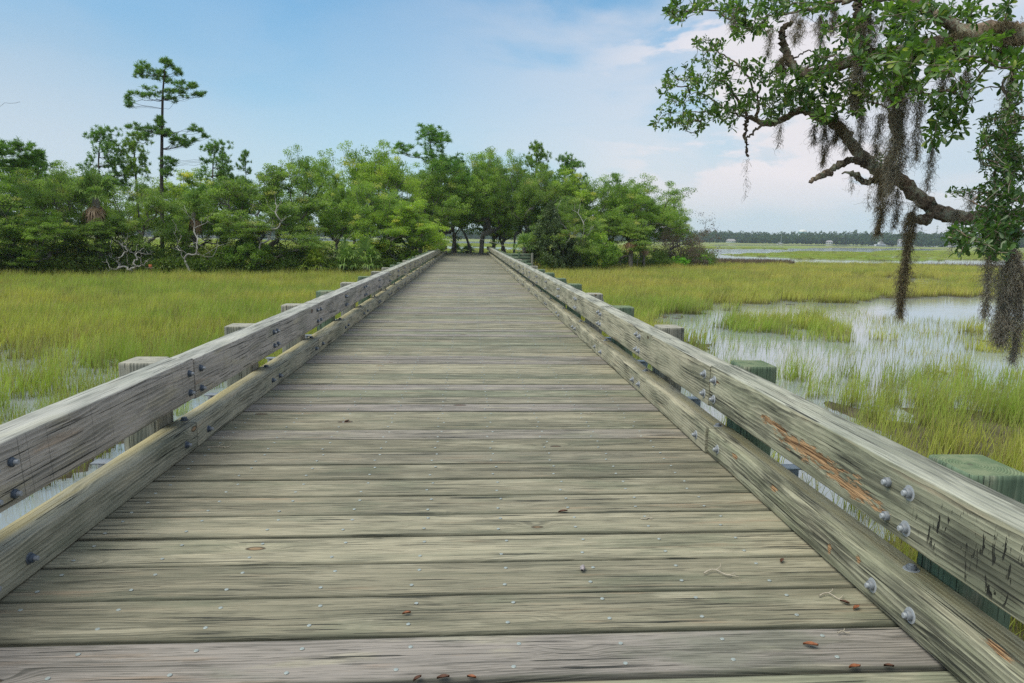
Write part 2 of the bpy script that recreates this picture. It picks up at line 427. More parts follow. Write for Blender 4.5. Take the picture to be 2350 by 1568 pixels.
def bark(name, a, b, lich=None, sc=1., depth=.02):
    m, g = mat(name); p = g.node('ShaderNodeTexCoord', out=3)
    n = g.noise(p, 7*sc, 6, .65)
    vo = g.node('ShaderNodeTexVoronoi', {'Vector': g.node('ShaderNodeVectorMath', {0: p, 1: g.noise(p, 12*sc, 3, .6, out=1)}, operation='MULTIPLY_ADD'), 'Scale': 30*sc}, feature='DISTANCE_TO_EDGE')
    n2 = g.noise(p, 45*sc, 5, .7)
    c = g.mix(g.mapr(n, .32, .68), a, b)
    crk = g.mapr(n2, .56, .42)
    c = g.mix(g.m('MULTIPLY', crk, .6), c, tuple(v*.28 for v in a))
    if lich:
        ln = g.noise(p, 11*sc, 6, .7)
        c = g.mix(g.m('MULTIPLY', g.mapr(ln, .50, .58), .75), c, lich)
    finish(g, c, rough=.9, spec=.15, bump=n2, bstr=.9, bdist=depth); return m
M['bark'] = bark('grey_oak_bark', (.14, .125, .105), (.30, .28, .25), None, .5)
M['bark_dark'] = bark('dark_bark', (.050, .042, .036), (.11, .095, .08), None, .5)
M['bark_near'] = bark('lichened_oak_bark', (.17, .125, .09), (.34, .26, .19), (.36, .37, .27), 1.3, .012)
M['dead_wood'] = bark('bleached_dead_wood', (.34, .32, .29), (.58, .55, .50), None, .8)
M['moss'] = leafmat('spanish_moss', (.34, .30, .235), (.72, .655, .53), (.66, .67, .50), .45, .9, .1, (1.2, 1.2, 1.1))
M['moss_dark'] = leafmat('olive_spanish_moss', (.23, .19, .12), (.54, .45, .29), (.58, .54, .34), .42, .9, .1, (1.2, 1.2, 1.1))

# ================================================================== THE SETTING
WATER = -1.0
ISL = [(-150, 8), (-60, 25), (-23, 36.5), (-7, 41.5), (-3, 43.5), (5, 46), (12, 51), (20, 57), (27, 62), (33, 66), (34, 70), (27, 75),
       (14, 84), (2, 92), (-14, 86), (-32, 72), (-70, 58), (-160, 50)]
def seg_dist(x, y, poly):
    d = np.full(np.shape(x), 1e9)
    for i in range(len(poly)):
        ax, ay = poly[i]; bx, by = poly[(i+1) % len(poly)]
        t = np.clip(((x-ax)*(bx-ax)+(y-ay)*(by-ay))/((bx-ax)**2+(by-ay)**2), 0, 1)
        d = np.minimum(d, np.hypot(x-ax-t*(bx-ax), y-ay-t*(by-ay)))
    return np.where(inpoly(x, y, poly), d, -d)

# far creeks, drawn on the water level (outline points of the map are reference pixels of that level)
CREEKS = [
    [(1640, 584), (1700, 588), (1790, 592), (1870, 596.5), (1990, 598.6), (2120, 599.6), (2170, 597), (2300, 597.5), (2500, 600), (2500, 612),
     (2260, 622), (2160, 617), (2000, 614), (1870, 612), (1760, 611), (1640, 610)],
    [(1600, 571), (1700, 571.5), (1790, 573), (1850, 577), (1780, 582), (1700, 583), (1640, 585), (1600, 585)],
    [(1640, 562), (1780, 562), (2000, 564), (2200, 567), (2200, 568.6), (2000, 566.2), (1800, 564), (1640, 564)],
    [(1800, 571.5), (1900, 569.5), (2060, 570.5), (2200, 572.5), (2130, 574.5), (2060, 576.5), (1960, 579), (1880, 577.5), (1810, 576)],
    [(1990, 590), (2080, 590), (2180, 592.8), (2170, 594.2), (2080, 592.8), (2000, 592)],
    [(1640, 567), (1690, 567.5), (1720, 569.5), (1640, 570)],
    [(300, 536), (700, 546), (1000, 553), (1250, 557), (1250, 562), (1000, 559), (700, 553), (300, 543)],
    [(900, 564), (1000, 565), (1200, 568), (1200, 574), (1000, 572), (900, 568)],
]
def wet_far(x, y):
    px, py = to_px(np.stack([x, y, np.full(np.shape(x), WATER)], -1).reshape(-1, 3))
    px = px.reshape(np.shape(x)); py = py.reshape(np.shape(x))
    py2 = py + (fbm(px/26., py/2., 5)-.5)*4.*np.clip((py-560)/14, .3, 1)
    r = np.zeros(np.shape(x), bool)
    for c in CREEKS: r |= inpoly(px, py2, c)
    # small bare pools
    r |= (fbm(px/40., py*1.1, 11) > .66) & (py < 592) & (py > 563)
    return r
S1 = [(1470, 752), (1540, 716), (1700, 692), (1950, 690), (2350, 684), (2700, 690), (2700, 925), (2350, 925), (2200, 940), (2140, 1000), (2010, 1080), (1880, 1010), (1640, 800)]
OPEN = [(1960, 692), (2060, 685), (2280, 683), (2500, 690), (2500, 745), (2260, 728), (2080, 736), (1990, 722)]
SLIV = [[(1890, 640), (2040, 638), (2170, 642), (2180, 650), (2050, 650), (1900, 648)], [(2060, 650), (2290, 650), (2300, 659), (2100, 660)]]
S2 = [(-200, 800), (60, 775), (210, 775), (320, 840), (290, 905), (120, 965), (-200, 1100)]
CLUMPS = [(1800, 757, 112, 15), (1990, 778, 90, 6), (2215, 722, 40, 4), (2270, 790, 90, 8), (2160, 870, 90, 8)]
def density(x, y):
    """0..1 cover of marsh grass"""
    sh = np.shape(x)
    px, py = to_px(np.stack([x, y, np.full(sh, WATER)], -1).reshape(-1, 3)); px = px.reshape(sh); py = py.reshape(sh)
    n = fbm(x*.55, y*.55, 3); n2 = fbm(x*1.9, y*1.9, 8)
    d = np.ones(sh)*(.80+.3*n)
    jx = px + (n-.5)*150+(n2-.5)*120; jy = py + ((n2-.5)*44+(n-.5)*20)*np.clip((py-600)/120, .15, 1.6)
    s = inpoly(jx, jy, S1)
    sp = np.clip((n2*.75+fbm(x*.35, y*.35, 21)*.9-.58)*1.9, .14, .48)
    sp = sp + .60*sst(845, 1010, py)*n2*1.6
    d = np.where(s, sp, d)
    for (a, b, ra, rb) in CLUMPS:
        d = np.where(s & (((jx-a)/ra)**2+((jy-b)/rb)**2 < 1), .55+.4*n2, d)
    d = np.where(inpoly(px+(n-.5)*60, py+(n2-.5)*14, OPEN), np.where(n2 > .72, .06, 0.), d)
    for c in SLIV: d = np.where(inpoly(jx, py+(n2-.5)*4, c), .10, d)
    d = np.where(inpoly(jx, jy, S2), np.clip((n2*1.5+n*.5-.62)*1.6, .16, .8), d)
    # wet strip close to the boardwalk
    nearb = (x < -2.1) & (x > -3.7-.9*n) & (y < 12); d = np.where(nearb, np.minimum(d, np.clip((n2-.36)*1.6, .04, .5)), d)
    nearr = (x > 2.2) & (x < 4.3+1.6*n) & (y > 5.4) & (y < 15); d = np.where(nearr, np.minimum(d, np.clip((n2-.18)*1.6, .18, .8)), d)
    d = np.where((y > 60) & wet_far(x, y), 0., d)
    return np.clip(d, 0, 1)
def ground_z(x, y):
    x = np.asarray(x, float); y = np.asarray(y, float)
    sd_ = seg_dist(x, y, ISL)
    r = np.hypot(x, y)
    d = density(x, y)
    z = -1.10 + .12*sst(.55, .9, d)
    far = y > 64
    farz = np.where(wet_far(x, y), -1.25, -.94+.08*fbm(x*.05, y*.05, 4))
    z = np.where(far & (sd_ < 0), farz, z)
    z = z*(1-sst(-1.5, 3., sd_)) + sst(-1.5, 3., sd_)*(-.72 + .30*sst(2, 14, sd_) + .12*(fbm(x*.2, y*.2, 6)-.5))
    k = np.exp(-((x/7.)**2 + ((y-71)/9.)**2))
    z = z + k*(-.10-z)
    return z

m, g = mat('marsh_mud'); P = g.node('ShaderNodeNewGeometry', out=0)
px_, py_, pz_ = g.sep(P)
n1 = g.noise(P, .09, 5, .6); n2 = g.noise(P, 2.2, 5, .65); n3 = g.noise(g.xyz(g.m('MULTIPLY', px_, .012), g.m('MULTIPLY', py_, .03)), 1., 5, .6)
grn = g.mix(g.mapr(n1, .35, .65), (.145, .185, .045), (.20, .19, .075))
fgr = g.mix(g.mapr(n3, .36, .64), (.185, .27, .062), (.245, .225, .105))
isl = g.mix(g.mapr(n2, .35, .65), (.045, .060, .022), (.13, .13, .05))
mud = g.mix(g.mapr(n2, .3, .7), (.060, .052, .036), (.115, .10, .066))
c = g.mix(g.mapr(py_, 64., 74.), mud, fgr)
c = g.mix(g.mapr(pz_, -1.0, -.955), mud, c)
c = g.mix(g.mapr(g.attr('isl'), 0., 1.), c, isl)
finish(g, c, rough=.95, spec=.1, bump=n2, bstr=.5, bdist=.03); M['ground'] = m
def terrain():
    na, nr = 620, 560
    a = np.linspace(radians(-62), radians(66), na)
    t = np.linspace(0, 1, nr); R = 2.0*(3800/2.0)**(t**.80)
    Rg, A = np.meshgrid(R, a, indexing='ij')
    x = Rg*np.sin(A); y = Rg*np.cos(A) - 1.5
    sd_ = seg_dist(x, y, ISL)
    z = ground_z(x, y)
    z = np.where(Rg > 1500, np.minimum(z, -1.02)+0*z, z)
    V = np.stack([x, y, z], -1).reshape(-1, 3)
    i = np.arange(nr-1)[:, None]*na; j = np.arange(na-1)[None]
    F = np.stack([i+j, i+j+1, i+j+1+na, i+j+na], -1).reshape(-1, 4)[:, ::-1]
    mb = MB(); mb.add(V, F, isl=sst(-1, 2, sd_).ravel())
    # the ring behind and beside the camera, so the place goes on out of the picture
    b = np.linspace(radians(66), radians(298), 40); R2 = np.array([2., 6, 20, 80, 400, 3800])
    Rg, A = np.meshgrid(R2, b, indexing='ij'); x = Rg*np.sin(A); y = Rg*np.cos(A)-1.5
    z = np.full(x.shape, -.9) + .1*np.sin(x*.7)*np.cos(y*.5)
    V = np.stack([x, y, z], -1).reshape(-1, 3); i = np.arange(5)[:, None]*40; j = np.arange(39)[None]
    F = np.stack([i+j, i+j+1, i+j+1+40, i+j+40], -1).reshape(-1, 4)[:, ::-1]
    mb.add(V, F, isl=.3)
    return tag(mb.build('marsh_ground', M['ground'], smooth=True), kind='structure')
terrain()

m, g = mat('marsh_water'); P = g.node('ShaderNodeNewGeometry', out=0)
rp = g.noise(g.node('ShaderNodeMapping', {0: P, 3: (1., 1.6, 1.)}), 3.2, 4, .55)
rp2 = g.noise(P, .35, 3, .5)
finish(g, (.26, .29, .305), rough=.06, spec=.95, bump=g.m('MULTIPLY', rp, g.mapr(rp2, .3, .7, .3, 1.)), bstr=.22, bdist=.03, IOR=1.40)
M['water'] = m
mb = MB(); R = np.array([0, 3, 8, 20, 60, 200, 700, 3900.]); a = np.arange(48)*2*pi/48
V = np.stack([(R[:, None]*np.cos(a)).ravel(), (R[:, None]*np.sin(a)).ravel(), np.full(len(R)*48, WATER)], -1)
i = np.arange(1, len(R)-1)[:, None]*48; j = np.arange(48)[None]; j2 = (j+1) % 48
mb.add(V, np.stack([i+j, i+48+j, i+48+j2, i+j2], -1).reshape(-1, 4))
mb.add(V[48:96], np.arange(48)[None])
tag(mb.build('water', m), kind='structure')

# ================================================================== BOARDWALK
XL, XR = -1.943, 1.738
DECK_END = 64.2
rs = np.random.RandomState(4)
bw = empty('boardwalk', (0, 0, 0))
tag(bw, 'long weathered timber boardwalk with bolted beam rails running over the marsh to the trees', 'boardwalk')

def planks():
    mb = MB(); nails = []
    y = 2.20 - .29*16; k = 0
    edges = {2.20: .286, 2.486: .305, 2.79: .303, 3.09: .300, 3.39: .265, 3.655: .285}
    while y < DECK_END:
        wd = .287 + rs.uniform(-.012, .012)
        for e, v in edges.items():
            if abs(y-e) < .03: wd = v; y = e
        gap = rs.uniform(.009, .015) * (1.5 if k % 7 == 3 else 1)
        if abs(y-2.486) < .01: gap = .011
        if abs(y-2.20) < .01: gap = .022
        y0, y1 = y+gap*.5, y+wd-gap*.5
        ns = 26; xs = np.linspace(XL-.14, XR+.14, ns)
        b = .008; dz = rs.uniform(-.0035, .0035); tl = rs.uniform(-.005, .005); cup = rs.uniform(-.0012, .002)
        prof = [(0, -.060), (0, -b), (b*.35, -b*.3), (b*1.1, 0), (.06, None), (.3, None), (.5, None), (.7, None), (.95, None), (-b*1.1, 0), (-b*.35, -b*.3), (0, -b), (0, -.060)]
        wv = y1-y0; P = []
        for q, (py, pz) in enumerate(prof):
            if pz is None: yy = y0+wv*py; zc = cup*(1-abs(2*py-1)**2)*-1
            else: yy = (y0+py) if q < 6 else (y1+py); zc = pz
            P.append((yy, zc+dz+tl*((yy-y0)/wv-.5)))
        P = np.array(P); npf = len(P)
        V = np.zeros((ns, npf, 3)); V[..., 0] = xs[:, None]; V[..., 1] = P[None, :, 0]; V[..., 2] = P[None, :, 1]
        wob = np.array([vnoise(xs*2.3, 0*xs+k*3.1, 2), vnoise(xs*2.3, 0*xs+k*3.1+50, 2)])
        V[:, :4, 1] += (wob[0][:, None]-.5)*.006; V[:, -4:, 1] += (wob[1][:, None]-.5)*.006
        V[..., 2] += ((vnoise(xs*1.1, 0*xs+k*7.7, 9)-.5)*.003)[:, None]
        i = np.arange(ns-1)[:, None]*npf; j = np.arange(npf-1)[None]
        F = np.stack([i+j, i+npf+j, i+npf+j+1, i+j+1], -1).reshape(-1, 4)[:, ::-1]
        L = np.concatenate([[0], np.cumsum(np.hypot(*np.diff(P, axis=0).T))])
        UV = np.stack(np.broadcast_arrays(V[..., 0], (L-.06)[None]*np.ones((ns, 1))), -1).reshape(-1, 2)
        tn = rs.rand(); tn = .95 if 2.1 < y < 2.3 else (.25+.4*tn if y < 3.6 and y > 2.3 else tn)
        ed = np.array([1, 1, 1, .7, 0, 0, 0, 0, 0, .7, 1, 1, 1.])
        mb.add(V.reshape(-1, 3), F, uv=UV[F], rnd=rs.rand(), tint=tn, edge=np.tile(ed, ns))
        if -1 < y < 26:
            for xx in np.arange(XL+.10, XR, .405):
                for fy in (.24, .76): nails.append((xx+rs.normal(0, .008)+(.012 if fy > .5 else -.01), y0+wv*fy+rs.normal(0, .006), dz+.0012))
        y += wd; k += 1
    return mb, nails
mb, nails = planks()
deck = mb.build('deck', M['deck'], bw)
mb = MB(); a8 = np.arange(8)*2*pi/8
for (x, y, z) in nails:
    r = .0095; V = [(x+r*cos(q), y+r*sin(q), z+.0004) for q in a8]+[(x+r*.8*cos(q), y+r*.8*sin(q), z+.0022) for q in a8]
    F = [(q, (q+1) % 8, 8+(q+1) % 8, 8+q) for q in range(8)]
    mb.add(V, F); mb.add(V[8:], [tuple(range(8))])
tag(mb.build('nail_heads', M['nail'], deck), kind='stuff')
# stringers under the deck
for xx in (-1.75, -.9, 0, .8, 1.55):
    mb = MB(); box(mb, (xx, 31, -.20), (.14, 66.3, .27)); mb.build('stringer', M['post'], bw)

def beam_mesh(name, m, length, bw_, bh, seed, ochre=0, v0=0., inner=1):
    """a sawn timber with worn arrises; local Y runs along it, +X is its walk side when inner=1"""
    r_ = np.random.RandomState(seed); b = .008
    hw, hh = bw_/2, bh/2
    pf = []                                        # start at the walk-side foot, up the face, over the top, down the back
    def side(p, q, n): return [(p[0]+(q[0]-p[0])*t, p[1]+(q[1]-p[1])*t) for t in np.linspace(0, 1, n)]
    pf += side((hw, -hh+b), (hw, hh-b), 6); pf += [(hw-b*.3, hh-b*.3)]; pf += side((hw-b, hh), (-hw+b, hh), 6)
    pf += [(-hw+b*.3, hh-b*.3)]; pf += side((-hw, hh-b), (-hw, -hh+b), 4); pf += [(-hw+b*.3, -hh+b*.3)]; pf += side((-hw+b, -hh), (hw-b, -hh), 4); pf += [(hw-b*.3, -hh+b*.3)]
    pf = np.array(pf); npf = len(pf)
    ns = max(8, int(length*14)); ys = np.linspace(0, length, ns)
    V = np.zeros((ns, npf, 3)); V[..., 1] = ys[:, None]
    sx = pf[:, 0]*inner; V[..., 0] = sx[None]; V[..., 2] = pf[None, :, 1]
    for q in range(npf):                           # uneven arrises and faces
        corner = (abs(abs(pf[q, 0])-hw) < b*1.05) and (abs(abs(pf[q, 1])-hh) < b*1.05)
        amp = .0045 if corner else .0014
        n_ = fbm(ys*(5. if corner else 2.), 0*ys+q*(.0 if not corner else .5)+seed, seed % 97)-.42
        V[:, q, 0] -= np.sign(sx[q])*np.maximum(n_, -.2)*amp; V[:, q, 2] -= np.sign(pf[q, 1])*np.maximum(n_, -.2)*amp
    bow = (vnoise(ys*.4, 0*ys+seed, 5)-.5)*.010; V[..., 0] += bow[:, None]
    L = np.concatenate([[0], np.cumsum(np.hypot(*np.diff(pf, axis=0).T))])
    per = L[-1]+np.hypot(*(pf[0]-pf[-1]))
    i = np.arange(ns-1)[:, None]*npf; j = np.arange(npf)[None]; j2 = (j+1) % npf
    F = np.stack([i+j, i+npf+j, i+npf+j2, i+j2], -1).reshape(-1, 4)
    if inner == -1: F = F[:, ::-1]
    jj = np.broadcast_to(j, (ns-1, npf)).ravel(); La = np.append(L, per)
    ii = np.repeat(np.arange(ns-1), npf)
    u = np.stack([ys[ii], ys[ii+1], ys[ii+1], ys[ii]], -1); v = np.stack([La[jj], La[jj], La[jj+1], La[jj+1]], -1)
    if inner == -1: u = u[:, ::-1]; v = v[:, ::-1]
    mb = MB()
    band = np.where((pf[:, 1] > hh-b*1.5) & (pf[:, 0] < hw*.1), 1., 0.)*ochre
    sid = np.where(np.abs(pf[:, 1]) < hh-b*.5, 1., 0.)
    mb.add(V.reshape(-1, 3), F, uv=np.stack([u+v0, v+b], -1), rnd=r_.rand(), tint=.5, band=np.tile(band, ns), side=np.tile(sid, ns), topf=np.tile(np.where(pf[:, 1] > hh-b*.5, 1., 0.)*(0 if ochre else 1), ns))
    for e, s_ in ((0, 1), (ns-1, -1)):
        idx = np.arange(npf)[None]; idx = idx[:, ::s_*(1 if inner == 1 else -1)]
        uvc = np.stack([pf[idx[0], 0], pf[idx[0], 1]*3], -1)[None]
        mb.add(V[e], idx, uv=uvc, rnd=.9, tint=.5)
    return mb.mesh(name, m)

def bolt_mesh(L=.011, wr=.035, mm='galv', wt=1.):
    mb = MB(); a = np.arange(20)*2*pi/20
    def disc(r, z0, z1, n, rot=0, ch=0., tt=0.):
        q = np.arange(n)*2*pi/n+rot
        V = np.concatenate([np.stack([r*np.cos(q), r*np.sin(q), np.full(n, z0)], -1), np.stack([r*np.cos(q), r*np.sin(q), np.full(n, z1-ch)], -1),
                            np.stack([(r-ch)*np.cos(q), (r-ch)*np.sin(q), np.full(n, z1)], -1)])
        j = np.arange(n); j2 = (j+1) % n
        mb.add(V, np.concatenate([np.stack([j, j2, n+j2, n+j], -1), np.stack([n+j, n+j2, 2*n+j2, 2*n+j], -1)]), tint=tt); mb.add(V[2*n:], j[None], tint=tt)
    disc(wr*.92, 0, .004, 24, 0, .0008, wt); disc(.0215, .004, .021, 6, .4, .0035); disc(.0115, .021, .022+L, 12, 0, .002, .7)
    return mb.mesh('nut_and_washer', M[mm])
NUT = bolt_mesh(); CAP = bolt_mesh(.0022); NUTL = bolt_mesh(.016, .029, 'galv_shade', .15); CAPL = bolt_mesh(.0022, .031, 'galv_shade', .1)
far_bolts = MB()
def bolt(parent, loc, direction, me=None, s=1., near=True):
    loc = np.array(loc, float)
    if near:
        o = link('bolt', me or NUT, parent); o.location = tuple(loc - np.array(parent.location))
        o.rotation_euler = Vector(direction).to_track_quat('Z', 'Y').to_euler(); o.scale = (s, s, s)
    else:
        d = np.array(direction, float); e = np.cross(d, [0, 1, 0.]) if abs(d[1]) < .5 else np.array([1., 0, 0]); 
        tube(far_bolts, [loc, loc+d*.005], .031, 8); tube(far_bolts, [loc+d*.005, loc+d*.022], .020, 6); tube(far_bolts, [loc+d*.022, loc+d*.042], .0115, 6)

RAIL_W, RAIL_H, RAIL_B = .19, .292, .365
CURB_W, CURB_H = .178, .186
POSTS_L = [2.875 + 2.045*k for k in range(-2, 31)]
POSTS_R = [2.52] + [4.71 + 2.085*k for k in range(0, 29)]
POSTS_R = [-1.8, .4] + POSTS_R
for sidex, X0, posts, nm in ((-1, XL, POSTS_L, 'l'), (1, XR, POSTS_R, 'r')):
    posts = [p for p in posts if p < DECK_END-.4]
    j0 = 1 if sidex < 0 else 3
    joints = [posts[i] for i in range(len(posts)) if i % 2 == (j0 % 2)]
    ends = [-2.6] + [j for j in joints if j > 0] + [DECK_END]
    segs = list(zip(ends[:-1], ends[1:]))
    rails, curbs = [], []
    for q, (a, b) in enumerate(segs):
        jx, jz = rs.uniform(-.006, .006), rs.uniform(-.007, .006)
        L = b-a-rs.uniform(.009, .014)
        if sidex > 0: jx += .0 if q else -.004
        if sidex < 0: mr = M['beam_grey'] if q < 5 else M['beam']; mc = M['curb_grey'] if q < 3 else M['beam']
        else: mr = M['beam_torn'] if q <= 1 else M['beam']; mc = M['curb_torn'] if q <= 1 else M['beam']
        inner = -sidex
        rw = RAIL_W
        me = beam_mesh('rail_beam', mr, L, rw, RAIL_H, 11+q+40*(sidex > 0), .0, a, inner)
        rails.append(link('rail_beam', me, bw, (X0+sidex*(rw/2+.002)+jx, a, RAIL_B+RAIL_H/2+jz)))
        rails[-1]['span'] = b
        jx = rs.uniform(-.008, .008)
        if sidex > 0 and q == 1: jx = .012
        me = beam_mesh('curb_beam', mc, L, CURB_W, CURB_H, 71+q+40*(sidex > 0), 1., a, inner)
        curbs.append(link('curb_beam', me, bw, (X0+sidex*CURB_W/2+jx, a, CURB_H/2+.004+rs.uniform(-.003, .004))))
    for pi_, py in enumerate(posts):
        pw, pd = .238, .27
        cx = X0+sidex*(RAIL_W+.004+pw/2)
        near = -.5 < py < 13.5
        # post: chamfered pile head with a worn, slightly domed top
        mb = MB(); t = np.array([[-1, -1], [1, -1], [1, 1], [-1, 1]])
        ht = (.648 if sidex < 0 else .662)+rs.uniform(-.01, .012); lv = [(-1.9, 1.), (-.6, 1.), (0, 1.), (ht-.02, 1.), (ht-.004, .99), (ht, .955)]
        n = 4; Vv = []; e = 3
        ring_ = []
        for (sx_, sy_) in t:
            for cx_, cy_ in (((-1, 0), (0, 0)) if False else ((0, 0),)): pass
        prof = []
        for q2, (sx_, sy_) in enumerate(t):
            c0 = .012
            if q2 in (0, 2): prof += [(sx_*pw/2, sy_*pd/2-sy_*c0), (sx_*pw/2-sx_*c0, sy_*pd/2)]
            else: prof += [(sx_*pw/2-sx_*c0, sy_*pd/2), (sx_*pw/2, sy_*pd/2-sy_*c0)]
        prof = np.array(prof); npf = 8
        tw = rs.uniform(-.02, .02)
        Vv = np.array([[(x_*k_, y_*k_, z_) for (x_, y_) in prof] for z_, k_ in lv])
        i = np.arange(len(lv)-1)[:, None]*npf; j = np.arange(npf)[None]; j2 = (j+1) % npf
        F = np.stack([i+j, i+j2, i+npf+j2, i+npf+j], -1).reshape(-1, 4)
        L_ = np.append(np.concatenate([[0], np.cumsum(np.hypot(*np.diff(prof, axis=0).T))]), 1.)
        zz_ = np.array([z_ for z_, _ in lv]); ii = np.repeat(np.arange(len(lv)-1), npf); jj = np.tile(np.arange(npf), len(lv)-1)
        u = np.stack([zz_[ii], zz_[ii], zz_[ii+1], zz_[ii+1]], -1); v = np.stack([L_[jj], L_[jj+1], L_[jj+1], L_[jj]], -1)
        rv = rs.rand()
        mb.add(Vv.reshape(-1, 3), F, uv=np.stack([u, v], -1), rnd=rv, tint=.5)
        top = Vv[-1]; ang = np.hypot(top[:, 0], top[:, 1])
        ctr = np.array([[0, 0, ht+.001]]); VT = np.concatenate([ctr, top]); FT = np.array([(0, 1+q3, 1+(q3+1) % 8) for q3 in range(8)])
        # end grain: u fixed, v = radius, so rings circle the heart
        rr = np.array([[(0.3, 0.02), (0.3, ang[q3]+.02), (0.3, ang[(q3+1) % 8]+.02)] for q3 in range(8)])
        mb.add(VT, FT, uv=rr, rnd=rv, tint=.9)
        if sidex < 0: pm = M['post_pale'] if pi_ in (2, 3, 4, 5, 7, 9, 10, 13, 16) else M['post']
        else: pm = M['post_pale'] if pi_ in (4, 6, 11, 14) else M['post']
        po = mb.build('post', pm, bw, (cx, py-(.06 if sidex < 0 else 0), 0)); po.rotation_euler[2] = tw
        po.data.materials.append(M['post_top_pale' if pm is M['post_pale'] else 'post_top'])
        for pl in list(po.data.polygons)[-8:]: pl.material_index = 1
        # end of the through bolt on the outer face
        for zb in (.55,):
            bolt(po, (cx+sidex*(pw/2), py+rs.uniform(-.03, .03), zb), (sidex, 0, 0), None, 1., near)
        # steel hanger that carries the post at the deck edge
        mb = MB(); y0 = py-pd/2-.07
        box(mb, (X0+sidex*.34, y0, -.035), (.58, .10, .010)); box(mb, (X0+sidex*.34, y0+.045, -.11), (.58, .010, .14)); box(mb, (X0+sidex*.34, y0, -.185), (.58, .10, .010))
        mb.build('steel_hanger', M['galv'] if sidex < 0 else M['galv_dark'], bw)
        # bolts through rail
        isj = any(abs(py-j) < 1e-6 for j in joints)
        rail_at = lambda yy: rails[min(sum(1 for (a, b) in segs if yy > b), len(rails)-1)]
        curb_at = lambda yy: curbs[min(sum(1 for (a, b) in segs if yy > b), len(curbs)-1)]
        ds = .098 if isj else .062
        for dy in (-ds, ds):
            yy = py+dy
            if yy < -1.2 or yy > DECK_END-.15: continue
            ra, cu = rail_at(yy), curb_at(yy)
            xr = ra.location.x - sidex*RAIL_W/2
            for zb in (.568, .425): bolt(ra, (xr, yy+rs.uniform(-.008, .008), zb+rs.uniform(-.008, .008)), (-sidex, 0, 0), NUTL if sidex < 0 else None, 1, near)
            yc = py+dy*2.05; xc = cu.location.x - sidex*CURB_W/2
            if yc > -1.2: bolt(curb_at(yc), (curb_at(yc).location.x - sidex*CURB_W/2, yc, .088+rs.uniform(-.008, .008)), (-sidex, 0, 0), NUTL if sidex < 0 else None, 1., near)
        cu = curb_at(py+.03); bolt(cu, (cu.location.x+sidex*.02, py+.05, CURB_H+.005), (0, 0, 1), CAPL if sidex < 0 else CAP, 1., near)
tag(far_bolts.build('bolt', M['galv'], bw), kind='stuff')

# ================================================================== MARSH GRASS (stuff)
def tuft(name, seed, n, rad, hgt, wid, spread=.35, segs=3, lean=.12):
    r = np.random.RandomState(seed); mb = MB()
    for k in range(n):
        a = r.rand()*2*pi; rr = rad*math.sqrt(r.rand()); x0, y0 = rr*cos(a), rr*sin(a)
        h = hgt*r.uniform(.55, 1.12); dirn = r.rand()*2*pi; ln = h*abs(r.normal(spread*.6, spread*.4))
        dx, dy = cos(dirn)*ln+lean*h, sin(dirn)*ln
        wv = r.rand()*2*pi; wx, wy = cos(wv)*wid*r.uniform(.7, 1.2)/2, sin(wv)*wid/2
        t = np.linspace(0, 1, segs+1); c = np.stack([x0+dx*t**1.9, y0+dy*t**1.9, h*(t-.10*t**3)], -1)
        wt = np.array([1., .95, .65, .06])[:segs+1] if segs == 3 else np.array([1., .8, .08])
        A = c+np.stack([wx*wt, wy*wt, 0*wt], -1); B = c-np.stack([wx*wt, wy*wt, 0*wt], -1)
        V = np.concatenate([A, B]); s = segs+1
        F = [(i, s+i, s+i+1, i+1) for i in range(segs)]
        mb.add(V, F, h=np.concatenate([t, t]), tint=r.rand())
    return bpy.data.objects.new(name, mb.mesh(name, M['grass']))
m, g = mat('marsh_grass'); P = g.node('ShaderNodeNewGeometry', out=0); px_, py_, pz_ = g.sep(P)
h = g.attr('h'); t = g.attr('tint'); rnd = g.node('ShaderNodeObjectInfo', out=None).outputs['Random']
n1 = g.noise(g.xyz(g.m('MULTIPLY', px_, .10), g.m('MULTIPLY', py_, .16)), 1., 5, .6); n2 = g.noise(g.xyz(px_, py_), .9, 4, .6)
young = g.mix(t, (.22, .34, .045), (.46, .54, .13)); gold = g.mix(t, (.41, .40, .075), (.68, .60, .19))
goldm = g.mapr(n1, .38, .62)
rightside = g.m('MULTIPLY', g.mapr(px_, -8., 6.), g.mapr(py_, 22., 34.))
goldm = g.m('ADD', g.m('MULTIPLY', goldm, .70), g.m('ADD', g.m('MULTIPLY', rightside, .30), g.m('MULTIPLY', g.mapr(py_, 14., 36.), .12)), clamp=True)
goldm = g.m('MULTIPLY', goldm, g.mapr(py_, 78., 60., .35, 1.))
c = g.mix(goldm, young, gold)
c = g.mix(g.m('MULTIPLY', g.mapr(t, .76, .84), .8), c, (.36, .28, .16))
c = g.mix(g.m('MULTIPLY', g.mapr(rnd, .80, .95), .55), c, (.26, .21, .12))
c = g.mix(1., c, g.mix(g.mapr(n2, .3, .7), (.74, .78, .74), (1.12, 1.08, 1.0)), 'MULTIPLY')
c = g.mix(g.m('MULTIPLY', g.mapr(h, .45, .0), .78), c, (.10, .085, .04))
finish(g, c, rough=.55, spec=.3, trans=(g.mix(1., c, (1.5, 1.6, .9), 'MULTIPLY'), .38)); M['grass'] = m

